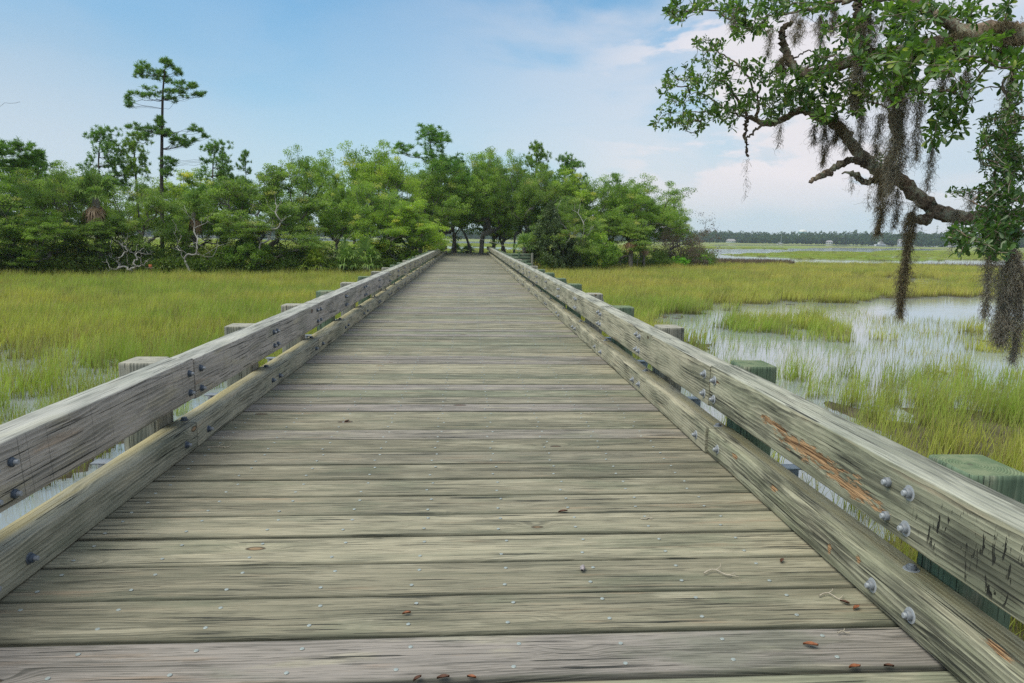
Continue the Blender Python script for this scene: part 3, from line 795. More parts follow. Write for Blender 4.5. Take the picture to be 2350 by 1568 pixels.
TUFTS = [tuft('tuft_a%d' % k, 10+k, 34, .20, .62, .0085) for k in range(3)]         # 0-2 near
TUFTS += [tuft('tuft_b%d' % k, 20+k, 8, .24, .46, .0075, .30) for k in range(3)]     # 3-5 near, thin
TUFTS += [tuft('tuft_c%d' % k, 30+k, 60, .42, .60, .017, .30, 2) for k in range(3)]   # 6-8 middle distance
TUFTS += [tuft('tuft_d%d' % k, 40+k, 80, 1.3, .50, .07, .25, 2) for k in range(3)]   # 9-11 far
TUFTS += [tuft('tuft_e%d' % k, 50+k, 26, .12, .32, .008, .8, 2) for k in range(2)]   # 12-13 short land grass
TUFTS += [tuft('tuft_f%d' % k, 60+k, 13, .55, .44, .014, .30, 2) for k in range(3)]   # 14-16 thin stems, middle distance
gcol = bpy.data.collections.new('grass_tufts')
for o in TUFTS: gcol.objects.link(o)
TUFTS.sort(key=lambda o: o.name)

def scatter(name, pts, rot, scl, idx, col, label, cat):
    me = bpy.data.meshes.new(name); me.vertices.add(len(pts)); me.vertices.foreach_set('co', np.asarray(pts, np.float32).ravel())
    for k, v, ty in (('rot', rot, 'FLOAT'), ('scl', scl, 'FLOAT'), ('pick', idx, 'INT')):
        a = me.attributes.new(k, ty, 'POINT'); a.data.foreach_set('value', np.asarray(v, np.float32 if ty == 'FLOAT' else np.int32))
    ob = link(name, me)
    ng = bpy.data.node_groups.new(name, 'GeometryNodeTree')
    ng.interface.new_socket('Geometry', in_out='INPUT', socket_type='NodeSocketGeometry'); ng.interface.new_socket('Geometry', in_out='OUTPUT', socket_type='NodeSocketGeometry')
    gi = ng.nodes.new('NodeGroupInput'); go = ng.nodes.new('NodeGroupOutput')
    ci = ng.nodes.new('GeometryNodeCollectionInfo'); ci.inputs['Collection'].default_value = col
    ci.inputs['Separate Children'].default_value = True; ci.inputs['Reset Children'].default_value = True
    ip = ng.nodes.new('GeometryNodeInstanceOnPoints'); ip.inputs['Pick Instance'].default_value = True
    def na(nm, ty):
        nd = ng.nodes.new('GeometryNodeInputNamedAttribute'); nd.data_type = ty; nd.inputs[0].default_value = nm; return nd.outputs[0]
    cx = ng.nodes.new('ShaderNodeCombineXYZ'); L = ng.links.new
    L(na('rot', 'FLOAT'), cx.inputs[2]); L(gi.outputs[0], ip.inputs['Points']); L(ci.outputs[0], ip.inputs['Instance'])
    L(na('pick', 'INT'), ip.inputs['Instance Index']); L(cx.outputs[0], ip.inputs['Rotation']); L(na('scl', 'FLOAT'), ip.inputs['Scale'])
    L(ip.outputs[0], go.inputs[0])
    ob.modifiers.new('scatter', 'NODES').node_group = ng
    return tag(ob, label, cat, kind='stuff')

rg = np.random.RandomState(77)
def sample_ring(r0, r1, per_m2, a0=-46, a1=52):
    area = .5*radians(a1-a0)*(r1*r1-r0*r0); n = int(area*per_m2)
    r = np.sqrt(rg.uniform(r0*r0, r1*r1, n)); a = np.radians(rg.uniform(a0, a1, n)) + YAW
    return r*np.sin(a), r*np.cos(a)
allp, allr, alls, alli = [], [], [], []
def put(x, y, base, nvar, s0, s1, z=None, hs=None):
    n = len(x); z = np.maximum(ground_z(x, y), WATER-.06)-.02 if z is None else z
    allp.append(np.stack([x, y, z], -1)); allr.append(rg.uniform(-.9, .9, n) if base != 12 else rg.uniform(0, 6.28, n))
    sc = rg.uniform(s0, s1, n); alls.append(sc*hs if hs is not None else sc); alli.append(base+rg.randint(0, nvar, n))
def marsh_ring(r0, r1, per, kind_dense, kind_thin, s0, s1, sizef=1.):
    x, y = sample_ring(r0, r1, per)
    ok = ~((x > -2.15) & (x < 2.0) & (y < 66)); x, y = x[ok], y[ok]
    sd_ = seg_dist(x, y, ISL); ok = sd_ < .6; x, y = x[ok], y[ok]
    d = density(x, y); keep = rg.rand(len(x)) < d; x, y, d = x[keep], y[keep], d[keep]
    hs = .72+.42*fbm(x*.5, y*.5, 14)+.0*d; hs = hs*np.where(d > .5, 1., .82)
    th = (d < .5)
    put(x[~th], y[~th], kind_dense, 3, s0, s1, hs=hs[~th]); put(x[th], y[th], kind_thin, 3, s0, s1, hs=hs[th])
marsh_ring(2.6, 16, 15, 0, 3, .75, 1.15)
marsh_ring(16, 34, 9, 6, 14, .75, 1.15)
marsh_ring(34, 82, 4.2, 6, 6, .8, 1.2)
# beyond: coarse tufts on the far marsh
x, y = sample_ring(80, 260, .33); ok = (seg_dist(x, y, ISL) < -1) & (y > 76) & ~wet_far(x, y); x, y = x[ok], y[ok]
put(x, y, 9, 3, .45, .62, z=ground_z(x, y)-.04)
# near-shore: the dense edge between thin stems in the open pools
x, y = sample_ring(9, 34, 3.0, 5, 52)
px, py = to_px(np.stack([x, y, np.full(len(x), WATER)], -1)); ok = inpoly(px, py, S1) & ~inpoly(px, py, OPEN) & (rg.rand(len(x)) < .6); put(x[ok], y[ok], 3, 3, .55, 1.)
scatter('marsh_grass', np.concatenate(allp), np.concatenate(allr), np.concatenate(alls), np.concatenate(alli), gcol,
        'green and gold cordgrass standing in shallow water over the whole marsh', 'grass')
allp, allr, alls, alli = [], [], [], []
x = rg.uniform(-80, 34, 30000); y = rg.uniform(20, 80, 30000); sd_ = seg_dist(x, y, ISL)
ok = (sd_ > .2) & (sd_ < 7+6*(np.abs(x) < 7)) & ~((np.abs(x) < 2.3) & (y < DECK_END)); x, y = x[ok], y[ok]
put(x, y, 12, 2, .8, 1.7, z=ground_z(x, y)-.01)
scatter('island_grass', np.concatenate(allp), np.concatenate(allr), np.concatenate(alls), np.concatenate(alli), gcol,
        'short rough grass on the island ground under the trees', 'grass')
# the two brown stands of needle rush
def rush(cx, cy, rx, ry, n, name, label, hh):
    allp.clear(); r = np.random.RandomState(abs(int(cx*7)) % 1000); mb = MB()
    for k in range(n):
        a = r.rand()*2*pi; q = math.sqrt(r.rand()); x0, y0 = cx+rx*q*cos(a), cy+ry*q*sin(a); h_ = hh*r.uniform(.6, 1.1)
        z0 = float(ground_z(np.array([x0]), np.array([y0]))[0]) if k % 40 == 0 else z0
        dx, dy = r.normal(0, .10)*h_, r.normal(0, .10)*h_; wv = r.rand()*pi; wx, wy = cos(wv)*.03, sin(wv)*.03
        mb.add([(x0-wx, y0-wy, z0-.1), (x0+wx, y0+wy, z0-.1), (x0+dx+wx*.2, y0+dy+wy*.2, z0+h_), (x0+dx-wx*.2, y0+dy-wy*.2, z0+h_)], [(0, 1, 2, 3)], tint=r.rand())
    return tag(mb.build(name, M['brown_leaf']), label, 'rushes', kind='stuff')
p = onZ(1695, 606, -.7); rush(p[0], p[1], 5.5, 1.6, 5200, 'needle_rush', 'brown stand of rushes off the tip of the tree island', .5)
p = onZ(2190, 612, -.9); rush(p[0], p[1], 11, 2.2, 7000, 'needle_rush', 'long brown stand of rushes along the creek behind the hanging moss', .6)

# ================================================================== TREES
def grow(starts, targets, rng, jit=.12, seg=4, sag=0., bias=.30, root=None, par0=None):
    """join every target to the nearest older wood; returns nodes, parents"""
    N = [np.array(p, float) for p in starts]; PAR = list(range(-1, len(starts)-1)) if par0 is None else list(par0); base = np.array(root if root is not None else starts[0], float)
    T = sorted([np.array(t, float) for t in targets], key=lambda t: np.linalg.norm(t-base))
    A = np.array(N); cap = len(N); dB = np.linalg.norm(A-base, axis=1)
    for t in T:
        dt = np.linalg.norm(A-t, axis=1); rb = np.linalg.norm(t-base)
        cost = dt + bias*np.maximum(0, dB-rb*.85)*3 + .0*dB
        i = int(np.argmin(cost)); p = A[i]; d = t-p; L = np.linalg.norm(d)
        if L < 1e-6: continue
        k = max(2, min(seg+2, int(seg*L/ (np.mean(dt)+1e-6)*1.2)+2)); side = np.cross(d, rng.normal(0, 1, 3)); side /= np.linalg.norm(side)+1e-9
        amp = rng.uniform(.3, 1.)*jit*L; new = []
        for q in range(1, k+1):
            s = q/k; x = p+d*s+side*amp*sin(pi*s)+(rng.normal(0, jit*L*.18, 3) if q < k else 0); x[2] -= sag*L*sin(pi*s)
            new.append(x)
        par = i
        for x in new: N.append(x); PAR.append(par); par = len(N)-1
        A = np.array(N); dB = np.linalg.norm(A-base, axis=1)
    return A, np.array(PAR)
def wood_mesh(mb, A, PAR, tip, power=.5, rmax=9., nfix=0, rfix=None, sides=5, skip=0.):
    n = len(A); cnt = np.zeros(n); kids = [[] for _ in range(n)]
    for i in range(n-1, -1, -1):
        cnt[i] += 1 if not kids[i] else 0
        if PAR[i] >= 0: kids[PAR[i]].append(i); cnt[PAR[i]] += cnt[i]
    r = np.minimum(tip*np.maximum(cnt, 1)**power, rmax)
    if rfix is not None: r[:nfix] = np.maximum(r[:nfix], rfix)
    used = set(); 
    for i in range(n):
        for c in kids[i]:
            if (i, c) in used: continue
            if kids[i] and i != c and c != max(kids[i], key=lambda q: cnt[q]) or PAR[i] < 0 or True:
                # start a chain only where c is not the main child, or at the root
                main = max(kids[i], key=lambda q: cnt[q])
                if c == main and PAR[i] >= 0: continue
                ch = [i, c]
                while kids[ch[-1]]: ch.append(max(kids[ch[-1]], key=lambda q: cnt[q]))
                rr = r[ch].copy(); rr[0] = min(rr[0], rr[1]*1.25) if PAR[i] >= 0 else rr[0]
                if rr[1] < skip: continue
                tube(mb, A[ch], rr, sides if rr.max() > tip*2.2 else 4)
def cards(mb, P, size, rng, flat=.0, tint0=0., tint1=.88, asp=1., nbias=(0, 0, 0)):
    """many small leaf-sized quads at P"""
    n = len(P); Nn = rng.normal(0, 1, (n, 3)); Nn[:, 2] = Nn[:, 2]*(1-flat)+flat*1.5*np.abs(Nn[:, 2])+flat; Nn += np.array(nbias)
    Nn /= np.linalg.norm(Nn, axis=1)[:, None]
    a = np.cross(Nn, rng.normal(0, 1, (n, 3))); a /= np.linalg.norm(a, axis=1)[:, None]; b = np.cross(Nn, a)
    s = (size*rng.uniform(.6, 1.3, n))[:, None]*.5
    V = np.stack([P-a*s*asp, P-b*s*.55+a*s*.1, P+a*s*asp, P+b*s*.55+a*s*.1], 1).reshape(-1, 3)
    F = np.arange(n*4).reshape(-1, 4); t = rng.uniform(tint0, tint1, n)
    return V, F, np.repeat(t, 4)
def crown_mb(centers, rng, per, rad, size, flat=.35, squash=.55, tvar=.5):
    mb = MB()
    for c in centers:
        n = int(per*rng.uniform(.6, 1.35)); R = rad*rng.uniform(.65, 1.3)
        q = rng.normal(0, 1, (n, 3)); q *= (rng.rand(n)**.45/np.linalg.norm(q, axis=1))[:, None]; q = q*R*np.array([1, 1, squash])
        ct = rng.uniform(0, tvar)
        V, F, t = cards(mb, c+q, size, rng, flat, ct, min(.88, ct+.28))
        if rng.rand() < .05: t = t*0+rng.uniform(.9, 1.)
        mb.add(V, F, tint=t)
    return mb

def oak_variant(seed, H=7., W=4.2, nl=8, ncl=150, lean=(.3, 0), tr=.16, open_=.35, per=118, size=.112, base=.28):
    """H height, W crown radius; multi-limbed wind-shaped live oak"""
    rng = np.random.RandomState(seed); lobes = []
    for k in range(nl):
        a = 2*pi*k/nl+rng.uniform(-.4, .4); q = rng.uniform(.30, .78)*W; zc = H*rng.uniform(base+.18, .84)*(1-.18*(q/W))
        lobes.append((q*cos(a)+lean[0]*H*.3, q*sin(a)+lean[1]*H*.3, zc, W*rng.uniform(.30, .48), W*rng.uniform(.30, .48), H*rng.uniform(.10, .19)))
    lobes.append((lean[0]*H*.3, 0, H*.86, W*.42, W*.42, H*.13)); lobes.append((rng.uniform(-.3, .3)*W, 0, H*.72, W*.5, W*.45, H*.16))
    for s_ in (-1, 1): lobes.append((s_*W*rng.uniform(.35, .6), rng.normal(0, .2)*W, H*rng.uniform(.66, .78), W*.38, W*.38, H*.14)); lobes.append((s_*W*rng.uniform(.5, .75), rng.normal(0, .2)*W, H*rng.uniform(.35, .5), W*.34, W*.34, H*.15))
    cent = []
    for k in range(ncl):
        cx, cy, cz, rx, ry, rz = lobes[rng.randint(len(lobes))]
        q = rng.normal(0, 1, 3); q /= np.linalg.norm(q); q *= rng.uniform(open_, 1.)
        if q[2] < -.5: q[2] *= .5
        cent.append((cx+q[0]*rx, cy+q[1]*ry, min(cz+q[2]*rz, H)))
    cent = np.array(cent)
    t = np.linspace(0, 1, 5)[:, None]; fork = H*rng.uniform(.20, .30)
    st = np.array([(0, 0, -.3), (lean[0]*.15*H*.3, 0, fork*.5), (lean[0]*.3*H*.5, lean[1]*.3*H*.5, fork)])
    st = smooth_path(st, 5, rng, .04)
    A, PAR = grow(st, cent, rng, .20, 4)
    wb = MB(); wood_mesh(wb, A, PAR, .011, .55, tr, 5, tr*np.linspace(1.25, .9, 5), 6)
    return wb.mesh('trunk', M['bark']), crown_mb(cent, rng, per, W*.12, size, .6, .5, .70).mesh('crown', M['oak_leaf']), (H, W)
OAKS = [oak_variant(100+k, 7., 3.6+.5*(k % 3), 8+k % 3, 330+25*(k % 4), ((-.5, .3, .0, .7, -.8, .2)[k % 6], 0), (.15, .19, .13)[k % 3], (.2, .45, .1)[k % 3],
                    base=(.25, .08, .35, .15)[k % 4]) for k in range(8)]

def pads_tree(pads, trunk, rng, per=60, tip=.009, rmax=.14, size=.22, npad=1.0):
    """trunk polyline + flat pads of needles (x, y, z, rx, ry, rz)"""
    cent = []
    for (x, y, z, rx, ry, rz) in pads:
        k = max(3, int(npad*30*(rx*rz+.05*rx)**.7*2.4))
        for q in range(k):
            v = rng.normal(0, 1, 3); v /= np.linalg.norm(v); v *= rng.rand()**.4
            cent.append((x+v[0]*rx, y+v[1]*ry, z+v[2]*rz))
    cent = np.array(cent); st = smooth_path(trunk, 14)
    nodes = [p for p in st]; par = list(range(-1, 13))
    for (x, y, z, rx, ry, rz) in pads:                 # a limb leaves the stem a little below its pad
        tz = np.interp(z-.18*math.hypot(x, y)-.05, st[:, 2], np.arange(14)); i = int(round(tz)); p = st[i]; c = np.array([x, y, z-rz*.5]); d = c-p
        if np.linalg.norm(d[:2]) < .25: continue
        prev = i; sd_ = rng.normal(0, .04, 3)
        for q in (.2, .4, .6, .8, 1.):
            w_ = p+d*np.array([q, q, q**1.7])+sd_*sin(pi*q)*np.linalg.norm(d)+rng.normal(0, .03, 3); nodes.append(w_); par.append(prev); prev = len(nodes)-1
    A, PAR = grow(nodes, cent, rng, .13, 4, .0, par0=par, bias=.0)
    wb = MB(); wood_mesh(wb, A, PAR, tip, .5, rmax, 14, np.linspace(rmax, tip*3, 14), 6)
    cb = MB()
    for c in cent:                                     # a pine tuft: needles radiating and up
        n = int(per*.55*rng.uniform(.4, 1.4)); d = rng.normal(0, 1, (n, 3)); d[:, 2] = d[:, 2]*.7+.45; d /= np.linalg.norm(d, axis=1)[:, None]
        L = size*rng.uniform(.6, 1.25, n)[:, None]; s = np.cross(d, rng.normal(0, 1, (n, 3))); s /= np.linalg.norm(s, axis=1)[:, None]; s *= .013
        o = c+rng.normal(0, .03, (n, 3)); V = np.stack([o-s, o+s, o+d*L+s*.4, o+d*L-s*.4], 1).reshape(-1, 3)
        cb.add(V, np.arange(n*4).reshape(-1, 4), tint=np.repeat(rng.uniform(0, .45)+rng.uniform(0, .45, n), 4))
    return wb.mesh('trunk', M['bark_dark']), cb.mesh('crown', M['pine_leaf'])
def pine_variant(seed, H=7., W=1.9, crown0=.45, n=13):
    rng = np.random.RandomState(seed); pads = []
    for k in range(n):
        t = crown0+(1-crown0)*rng.uniform(.0, .93); q = W*(1-.55*((t-crown0)/(1-crown0))**2)*rng.uniform(.15, .82)
        if t < crown0+.2*(1-crown0): q = W*rng.uniform(.5, .95)
        a = rng.rand()*2*pi
        pads.append((q*cos(a), q*sin(a), H*t+.02*H, W*rng.uniform(.20, .38), W*rng.uniform(.18, .34), W*rng.uniform(.10, .20)))
    pads.append((0, 0, H*.95, W*.3, W*.3, H*.035))
    tk = [(0, 0, -.3), (rng.normal(0, .15), 0, H*.35), (rng.normal(0, .25), 0, H*.7), (rng.normal(0, .15), 0, H*.96)]
    return pads_tree(pads, tk, rng, 60, .0055, .09, .16, .62) + ((H, W),)
PINES = [pine_variant(200+k, 7., (1.9, 2.3, 1.5, 2.0)[k], (.48, .55, .30, .45)[k], (30, 26, 34, 28)[k]) for k in range(4)]
def cedar_variant(seed, H=4., W=1.9):
    rng = np.random.RandomState(seed); cent = []
    for k in range(190):
        t = rng.rand()**.8; a = rng.rand()*2*pi; q = W*(1-t**1.7)*rng.uniform(.55, 1.)*(1+.25*sin(3*a+seed)); cent.append((q*cos(a), q*sin(a), .15+H*t*.97))
    cent = np.array(cent); A, PAR = grow(smooth_path([(0, 0, -.2), (.1, 0, H*.4), (0, 0, H*.85)], 6), cent, rng, .1, 3)
    wb = MB(); wood_mesh(wb, A, PAR, .010, .5, .12, sides=5)
    return wb.mesh('trunk', M['bark_dark']), crown_mb(cent, rng, 95, .30, .13, .1, .9).mesh('crown', M['cedar_leaf']), (H, W)
CEDARS = [cedar_variant(300), cedar_variant(301, 4., 2.2)]
def bush_variant(seed, H=2.2, W=1.5):
    rng = np.random.RandomState(seed); cent = []
    for k in range(110):
        v = rng.normal(0, 1, 3); v /= np.linalg.norm(v); v *= rng.uniform(.55, 1.); cent.append((v[0]*W*(1+.2*rng.rand()), v[1]*W, H*.48+v[2]*H*.46))
    cent = np.array(cent); A, PAR = grow(smooth_path([(0, 0, -.2), (.05, 0, H*.15), (0, 0, H*.35)], 4), cent, rng, .14, 3)
    wb = MB(); wood_mesh(wb, A, PAR, .008, .5, .06, sides=5)
    return wb.mesh('stem', M['bark']), crown_mb(cent, rng, 85, .26, .12, .2, .8).mesh('crown', M['oak_leaf']), (H, W)
BUSHES = [bush_variant(320), bush_variant(321)]

def palm_parts(seed, H=2.6, nf=30, R=1.0):
    rng = np.random.RandomState(seed); tb = MB(); gb = MB(); db = MB()
    p = smooth_path([(0, 0, -.2), (.06, .02, H*.5), (0, 0, H)], 22); tube(tb, p, .15+.018*np.sin(np.arange(22)*2.3)+rng.normal(0, .006, 22), 10)
    def frond(mb, az, el, L, r, dead=False):
        d = np.array([cos(az)*cos(el), sin(az)*cos(el), sin(el)]); st = np.array([0, 0, H]); hub = st+d*L; hub[2] -= .12*L if not dead else .3*L
        tube(mb, [st, (st+hub)/2+np.array([0, 0, .06*L]), hub], [.014, .011, .008], 4, tint=.8)
        s = np.cross(d, [0, 0, 1.]); s /= np.linalg.norm(s)+1e-9; nrm = np.cross(s, d)
        for k in range(20):
            f = radians(-105+210*k/19.)+rng.normal(0, .05); e = d*cos(f)+s*sin(f)+nrm*rng.normal(.04, .07); e /= np.linalg.norm(e)
            l = r*rng.uniform(.8, 1.1)*(1-.25*abs(f)/2); w_ = .028; sd2 = np.cross(e, nrm); sd2 /= np.linalg.norm(sd2)+1e-9
            mid = hub+e*l*.6; tip = hub+e*l; tip = tip-np.array([0, 0, 1.])*l*rng.uniform(.15, .40)*(1.6 if dead else 1.)
            mb.add([hub-sd2*.006, hub+sd2*.006, mid+sd2*w_, mid-sd2*w_, tip+sd2*.004, tip-sd2*.004], [(0, 1, 2, 3), (3, 2, 4, 5)], tint=rng.uniform(.1, .85))
    for k in range(nf): frond(gb, rng.rand()*2*pi, radians(rng.uniform(-22, 80)), R*rng.uniform(.45, .75), R*rng.uniform(.5, .72))
    for k in range(nf//2): frond(db, rng.rand()*2*pi, radians(rng.uniform(-75, -35)), R*rng.uniform(.3, .5), R*rng.uniform(.4, .6), True)
    return tb.mesh('trunk', M['bark']), gb.mesh('fronds', M['palm_leaf']), db.mesh('dead_fronds', M['dead_palm']), (H+R*.9, R)
PALMS = [palm_parts(400), palm_parts(401, 1.6, 26, 1.05), palm_parts(402, .25, 22, .95)]

YF = ([-400, -200, 0, 800, 1250, 1500, 1650, 1750], [27., 31., 36.5, 41.8, 46.3, 54., 60., 66.])
def spot(px, dy):
    Yd = float(np.interp(px, *YF))+dy; d = ray(px, 560); x = d[0]/d[1]*Yd
    return x, Yd, float(ground_z(np.array([x]), np.array([Yd]))[0])
def plant(kind, variants, vi, px, dy, top, hw, label, cat, group=None, rz=None, tone=(1, 1, 1), bark=None, sq=1.):
    x, Yd, z = spot(px, dy); v = variants[vi % len(variants)]; H, W = v[-1]; top -= 20 if kind == 'oak_tree' else 0
    ztop = onY(px, top, Yd)[2]; scx = hw*(1.25 if kind == 'oak_tree' else 1.22 if kind == 'pine_tree' else 1.)/FPX*Yd/W; scz = (ztop-z)/H
    e = tag(empty(kind, (x, Yd, z), (vi*1.7+px*.013) if rz is None else rz), label, cat, group); e.scale = (scx, scx*sq, scz)
    for me in v[:-1]:
        o = link(me.name.split('.')[0], me, e); o.color = tuple(tone)+(1,)
    return e
OG = 'live oaks on the tree island'; PG = 'pines on the tree island'
br, gy, dk, yl = (1.22, 1.15, .9), (.95, .92, 1.15), (.90, .92, .86), (1.3, 1.12, .75)
OAK_LIST = [  # px, dy, top y, half width px, variant, tone, label
 (-55, 2, 400, 120, 0, gy, 'grey-green oak cut by the left edge of the picture'),
 (30, 8, 395, 90, 1, dk, 'dark oak behind the far-left pine crown'),
 (150, 2.5, 385, 88, 2, gy, 'oak with a dark forked leaning trunk beside the leftmost palmetto'),
 (95, 10, 372, 85, 3, (1,1,1), 'oak with thin twiggy top behind the dark forked trunk'),
 (235, 12, 400, 90, 4, dk, 'shaded oak behind the palmetto with dead skirts'),
 (330, 2, 425, 88, 5, gy, 'round grey-green oak in front of the tall bare-trunked pine'),
 (255, 1.5, 500, 60, 6, gy, 'low oak just left of the bleached dead bush'),
 (455, 4, 462, 78, 7, dk, 'dark low oak behind the bleached dead snag'),
 (420, 12, 400, 95, 0, yl, 'yellow-green oak right of the tall pine trunk'),
 (520, 9, 392, 80, 2, (1,1,1), 'mid-green oak under the small flat-topped pine'),
 (590, 3, 378, 105, 3, gy, 'broad oak left of the gap with pale bent branches'),
 (690, 9, 352, 62, 4, (1,1,1), 'oak with a thin open top standing at the gap in the tree line'),
 (655, 1.2, 500, 88, 1, gy, 'low spreading oak touching the marsh above the fallen log'),
 (120, 1, 500, 80, 1, dk, 'low dark oak at the foot of the forked trunk'),
 (20, 1.2, 480, 70, 6, gy, 'low oak at the left edge over the marsh grass'),
 (810, 12, 342, 85, 5, br, 'tall bright oak just right of the gap in the tree line'),
 (880, 11, 338, 82, 2, br, 'tall round bright oak left of the centre pine'),
 (850, 3, 425, 80, 7, (1,1,1), 'oak with pale forked limbs above the saw palmettos'),
 (770, 6, 400, 50, 0, (1,1,1), 'narrow oak beside the gap with bare stems below'),
 (905, 1.2, 470, 78, 3, br, 'bright yellow-green oak leaning over the left rail'),
 (965, 4, 498, 52, 6, dk, 'dark low oak at the far end of the left rail'),
 (960, 14, 385, 85, 4, dk, 'shaded oak under the centre pine'),
 (1045, 20, 380, 72, 1, (1,1,1), 'oak straight above the far end of the boardwalk'),
 (1105, 16, 352, 78, 7, (1,1,1), 'oak with the thick leaning trunk right of the boardwalk end'),
 (1010, 26, 440, 60, 0, dk, 'dark oak deep in the grove beyond the boardwalk end'),
 (1180, 15, 362, 72, 5, (1,1,1), 'oak left of the dense round-topped pine'),
 (1240, 12, 392, 66, 2, gy, 'grey-green oak under the dense round-topped pine'),
 (1160, 24, 470, 60, 3, dk, 'dark oak in the grove right of the leaning trunk'),
 (1320, 9, 400, 72, 0, br, 'bright oak behind the tree with bare white stems'),
 (1290, 1.6, 468, 72, 1, gy, 'sparse oak with bare white stems and grey split trunk'),
 (1400, 7, 418, 76, 4, (1,1,1), 'oak below the smallest pine at the right'),
 (1475, 6, 420, 92, 5, (1,1,1), 'large domed oak at the right end of the island'),
 (1540, 7, 468, 48, 7, (1,1,1), 'wind-bent oak at the outermost right tip'),
 (1350, 11, 408, 70, 4, dk, 'shaded oak filling behind the oak with the bare white stems'),
 (1445, 10, 430, 74, 2, (1,1,1), 'oak behind the large domed one at the right end'),
 (1135, 23, 372, 74, 3, dk, 'tall shaded oak behind the leaning trunk'),
 (1015, 22, 372, 76, 5, (1,1,1), 'tall oak just left of the boardwalk end line'),
 (1250, 16, 395, 70, 0, dk, 'shaded oak behind the small dark cedar'),
 (1425, 1.8, 500, 66, 6, gy, 'low oak spreading over the stout palmetto trunk'),
]
for q, (px, dy, top, hw, v, tone, lab) in enumerate(OAK_LIST):
    plant('oak_tree', OAKS, v, px, dy, top, hw, lab, 'tree', OG, tone=tone, rz=q*1.31)
PINE_LIST = [
 (250, 8, 295, 58, 1, (1,1,1), 'open-crowned pine left of the tallest pine'), (322, 9, 297, 46, 0, yl, 'bright bushy pine touching the tallest pine'),
 (95, 9, 352, 52, 3, dk, 'dark pine top above the forked-trunk oak'),
 (505, 8, 326, 52, 1, (1,1,1), 'small flat-topped pine right of the tallest pine'), (570, 8, 342, 26, 2, (1,1,1), 'slim young pine with a pointed top'),
 (985, 16, 297, 92, 1, (.95,1,1), 'tall pine with a broad flat crown above the grove centre'),
 (1226, 17, 328, 42, 0, yl, 'dense round-topped pine right of the boardwalk end'), (1306, 12, 357, 46, 3, (1,1,1), 'ragged pine behind the bare white stems'),
 (1407, 10, 396, 24, 2, (1,1,1), 'smallest pine at the right end of the island'), (425, 13, 430, 60, 0, yl, 'low yellow-green pine beside the tall pine trunk')]
for q, (px, dy, top, hw, v, tone, lab) in enumerate(PINE_LIST):
    plant('pine_tree', PINES, v, px, dy, top, hw, lab, 'tree', PG, tone=tone, rz=q*2.1)
plant('cedar_tree', CEDARS, 0, 1262, 1.2, 470, 55, 'dark feathery cedar behind the green plank fence', 'tree', tone=(.9, .95, .9))
plant('cedar_tree', CEDARS, 1, 1232, 4.5, 520, 36, 'small dark cedar beside the palmetto with orange skirts', 'tree')
plant('cedar_tree', CEDARS, 1, 1300, .8, 535, 48, 'low dark cedar between the fence and the pale round bush', 'tree', tone=(.8, .85, .8))
plant('bush', BUSHES, 0, 1375, .3, 530, 50, 'pale green round bush at the marsh edge', 'bush', tone=(1.45, 1.35, 1.5))
plant('bush', BUSHES, 1, 1555, .5, 586, 26, 'small bright bush in front of the dead brush', 'bush', tone=(1.3, 1.7, 1.1))
plant('bush', BUSHES, 0, 1615, .8, 583, 20, 'small bright bush at the tip of the island', 'bush', tone=(1.3, 1.7, 1.1))
plant('bush', BUSHES, 1, 560, .8, 545, 60, 'dark rounded bush right of the bleached dead snag', 'bush', tone=dk)
plant('bush', BUSHES, 0, 945, .6, 572, 34, 'light bush pushing against the left rail posts', 'bush', tone=br)

# hero pine
x0, Yp, z0 = spot(373, 4); kz = .3347/FPX*Yp; hp = onY(373, 560, Yp)[2]
def zp(X_, Y_):
    q = onY(X_*.3347, (150+Y_*.4274)*.7833, Yp); return (q[0]-x0, q[2]-z0)
PADS = [(1040,140,90,38),(1180,100,40,30),(1205,140,30,22),(970,115,28,36),(1215,230,60,22),(1310,245,42,20),(1375,300,42,14),(1050,290,80,20),(1240,285,70,16),(930,285,30,18),
        (870,345,36,30),(1190,330,30,12),(1095,485,45,40),(1150,545,35,30),(950,515,48,14),(1040,550,55,28),(1095,575,35,22),(1365,538,48,18),(1410,585,26,10),(1200,608,55,20),
        (1285,640,46,28),(1325,608,28,16),(1180,760,50,26),(1130,825,60,40),(1420,755,30,8),(1130,160,25,25),(1120,70,30,10)]
rng = np.random.RandomState(5); pads = []
for (a, b, c_, d_) in PADS:
    X_, Z_ = zp(a, b); 
    for _ in range(4): pads.append((X_+rng.uniform(-.75, .75)*c_*kz, rng.normal(0, .35), Z_+rng.uniform(-.9, .9)*d_*kz, c_*kz*rng.uniform(.45, .8), c_*kz*.5, d_*kz*rng.uniform(.5, 1.)))
tk = [(zp(1108, 1400)[0], 0, -.3)]+[(zp(a, b)[0], 0, zp(a, b)[1]) for a, b in ((1108, 900), (1110, 640), (1113, 430), (1116, 300), (1125, 180), (1135, 90))]
a_, b_ = pads_tree(pads, tk, rng, 50, .0042, .12, .17, .9)
hp_ = tag(empty('pine_tree', (x0, Yp, z0)), 'tallest pine with a bare straight trunk rising above all the other trees', 'tree', PG); link('trunk', a_, hp_); link('crown', b_, hp_)
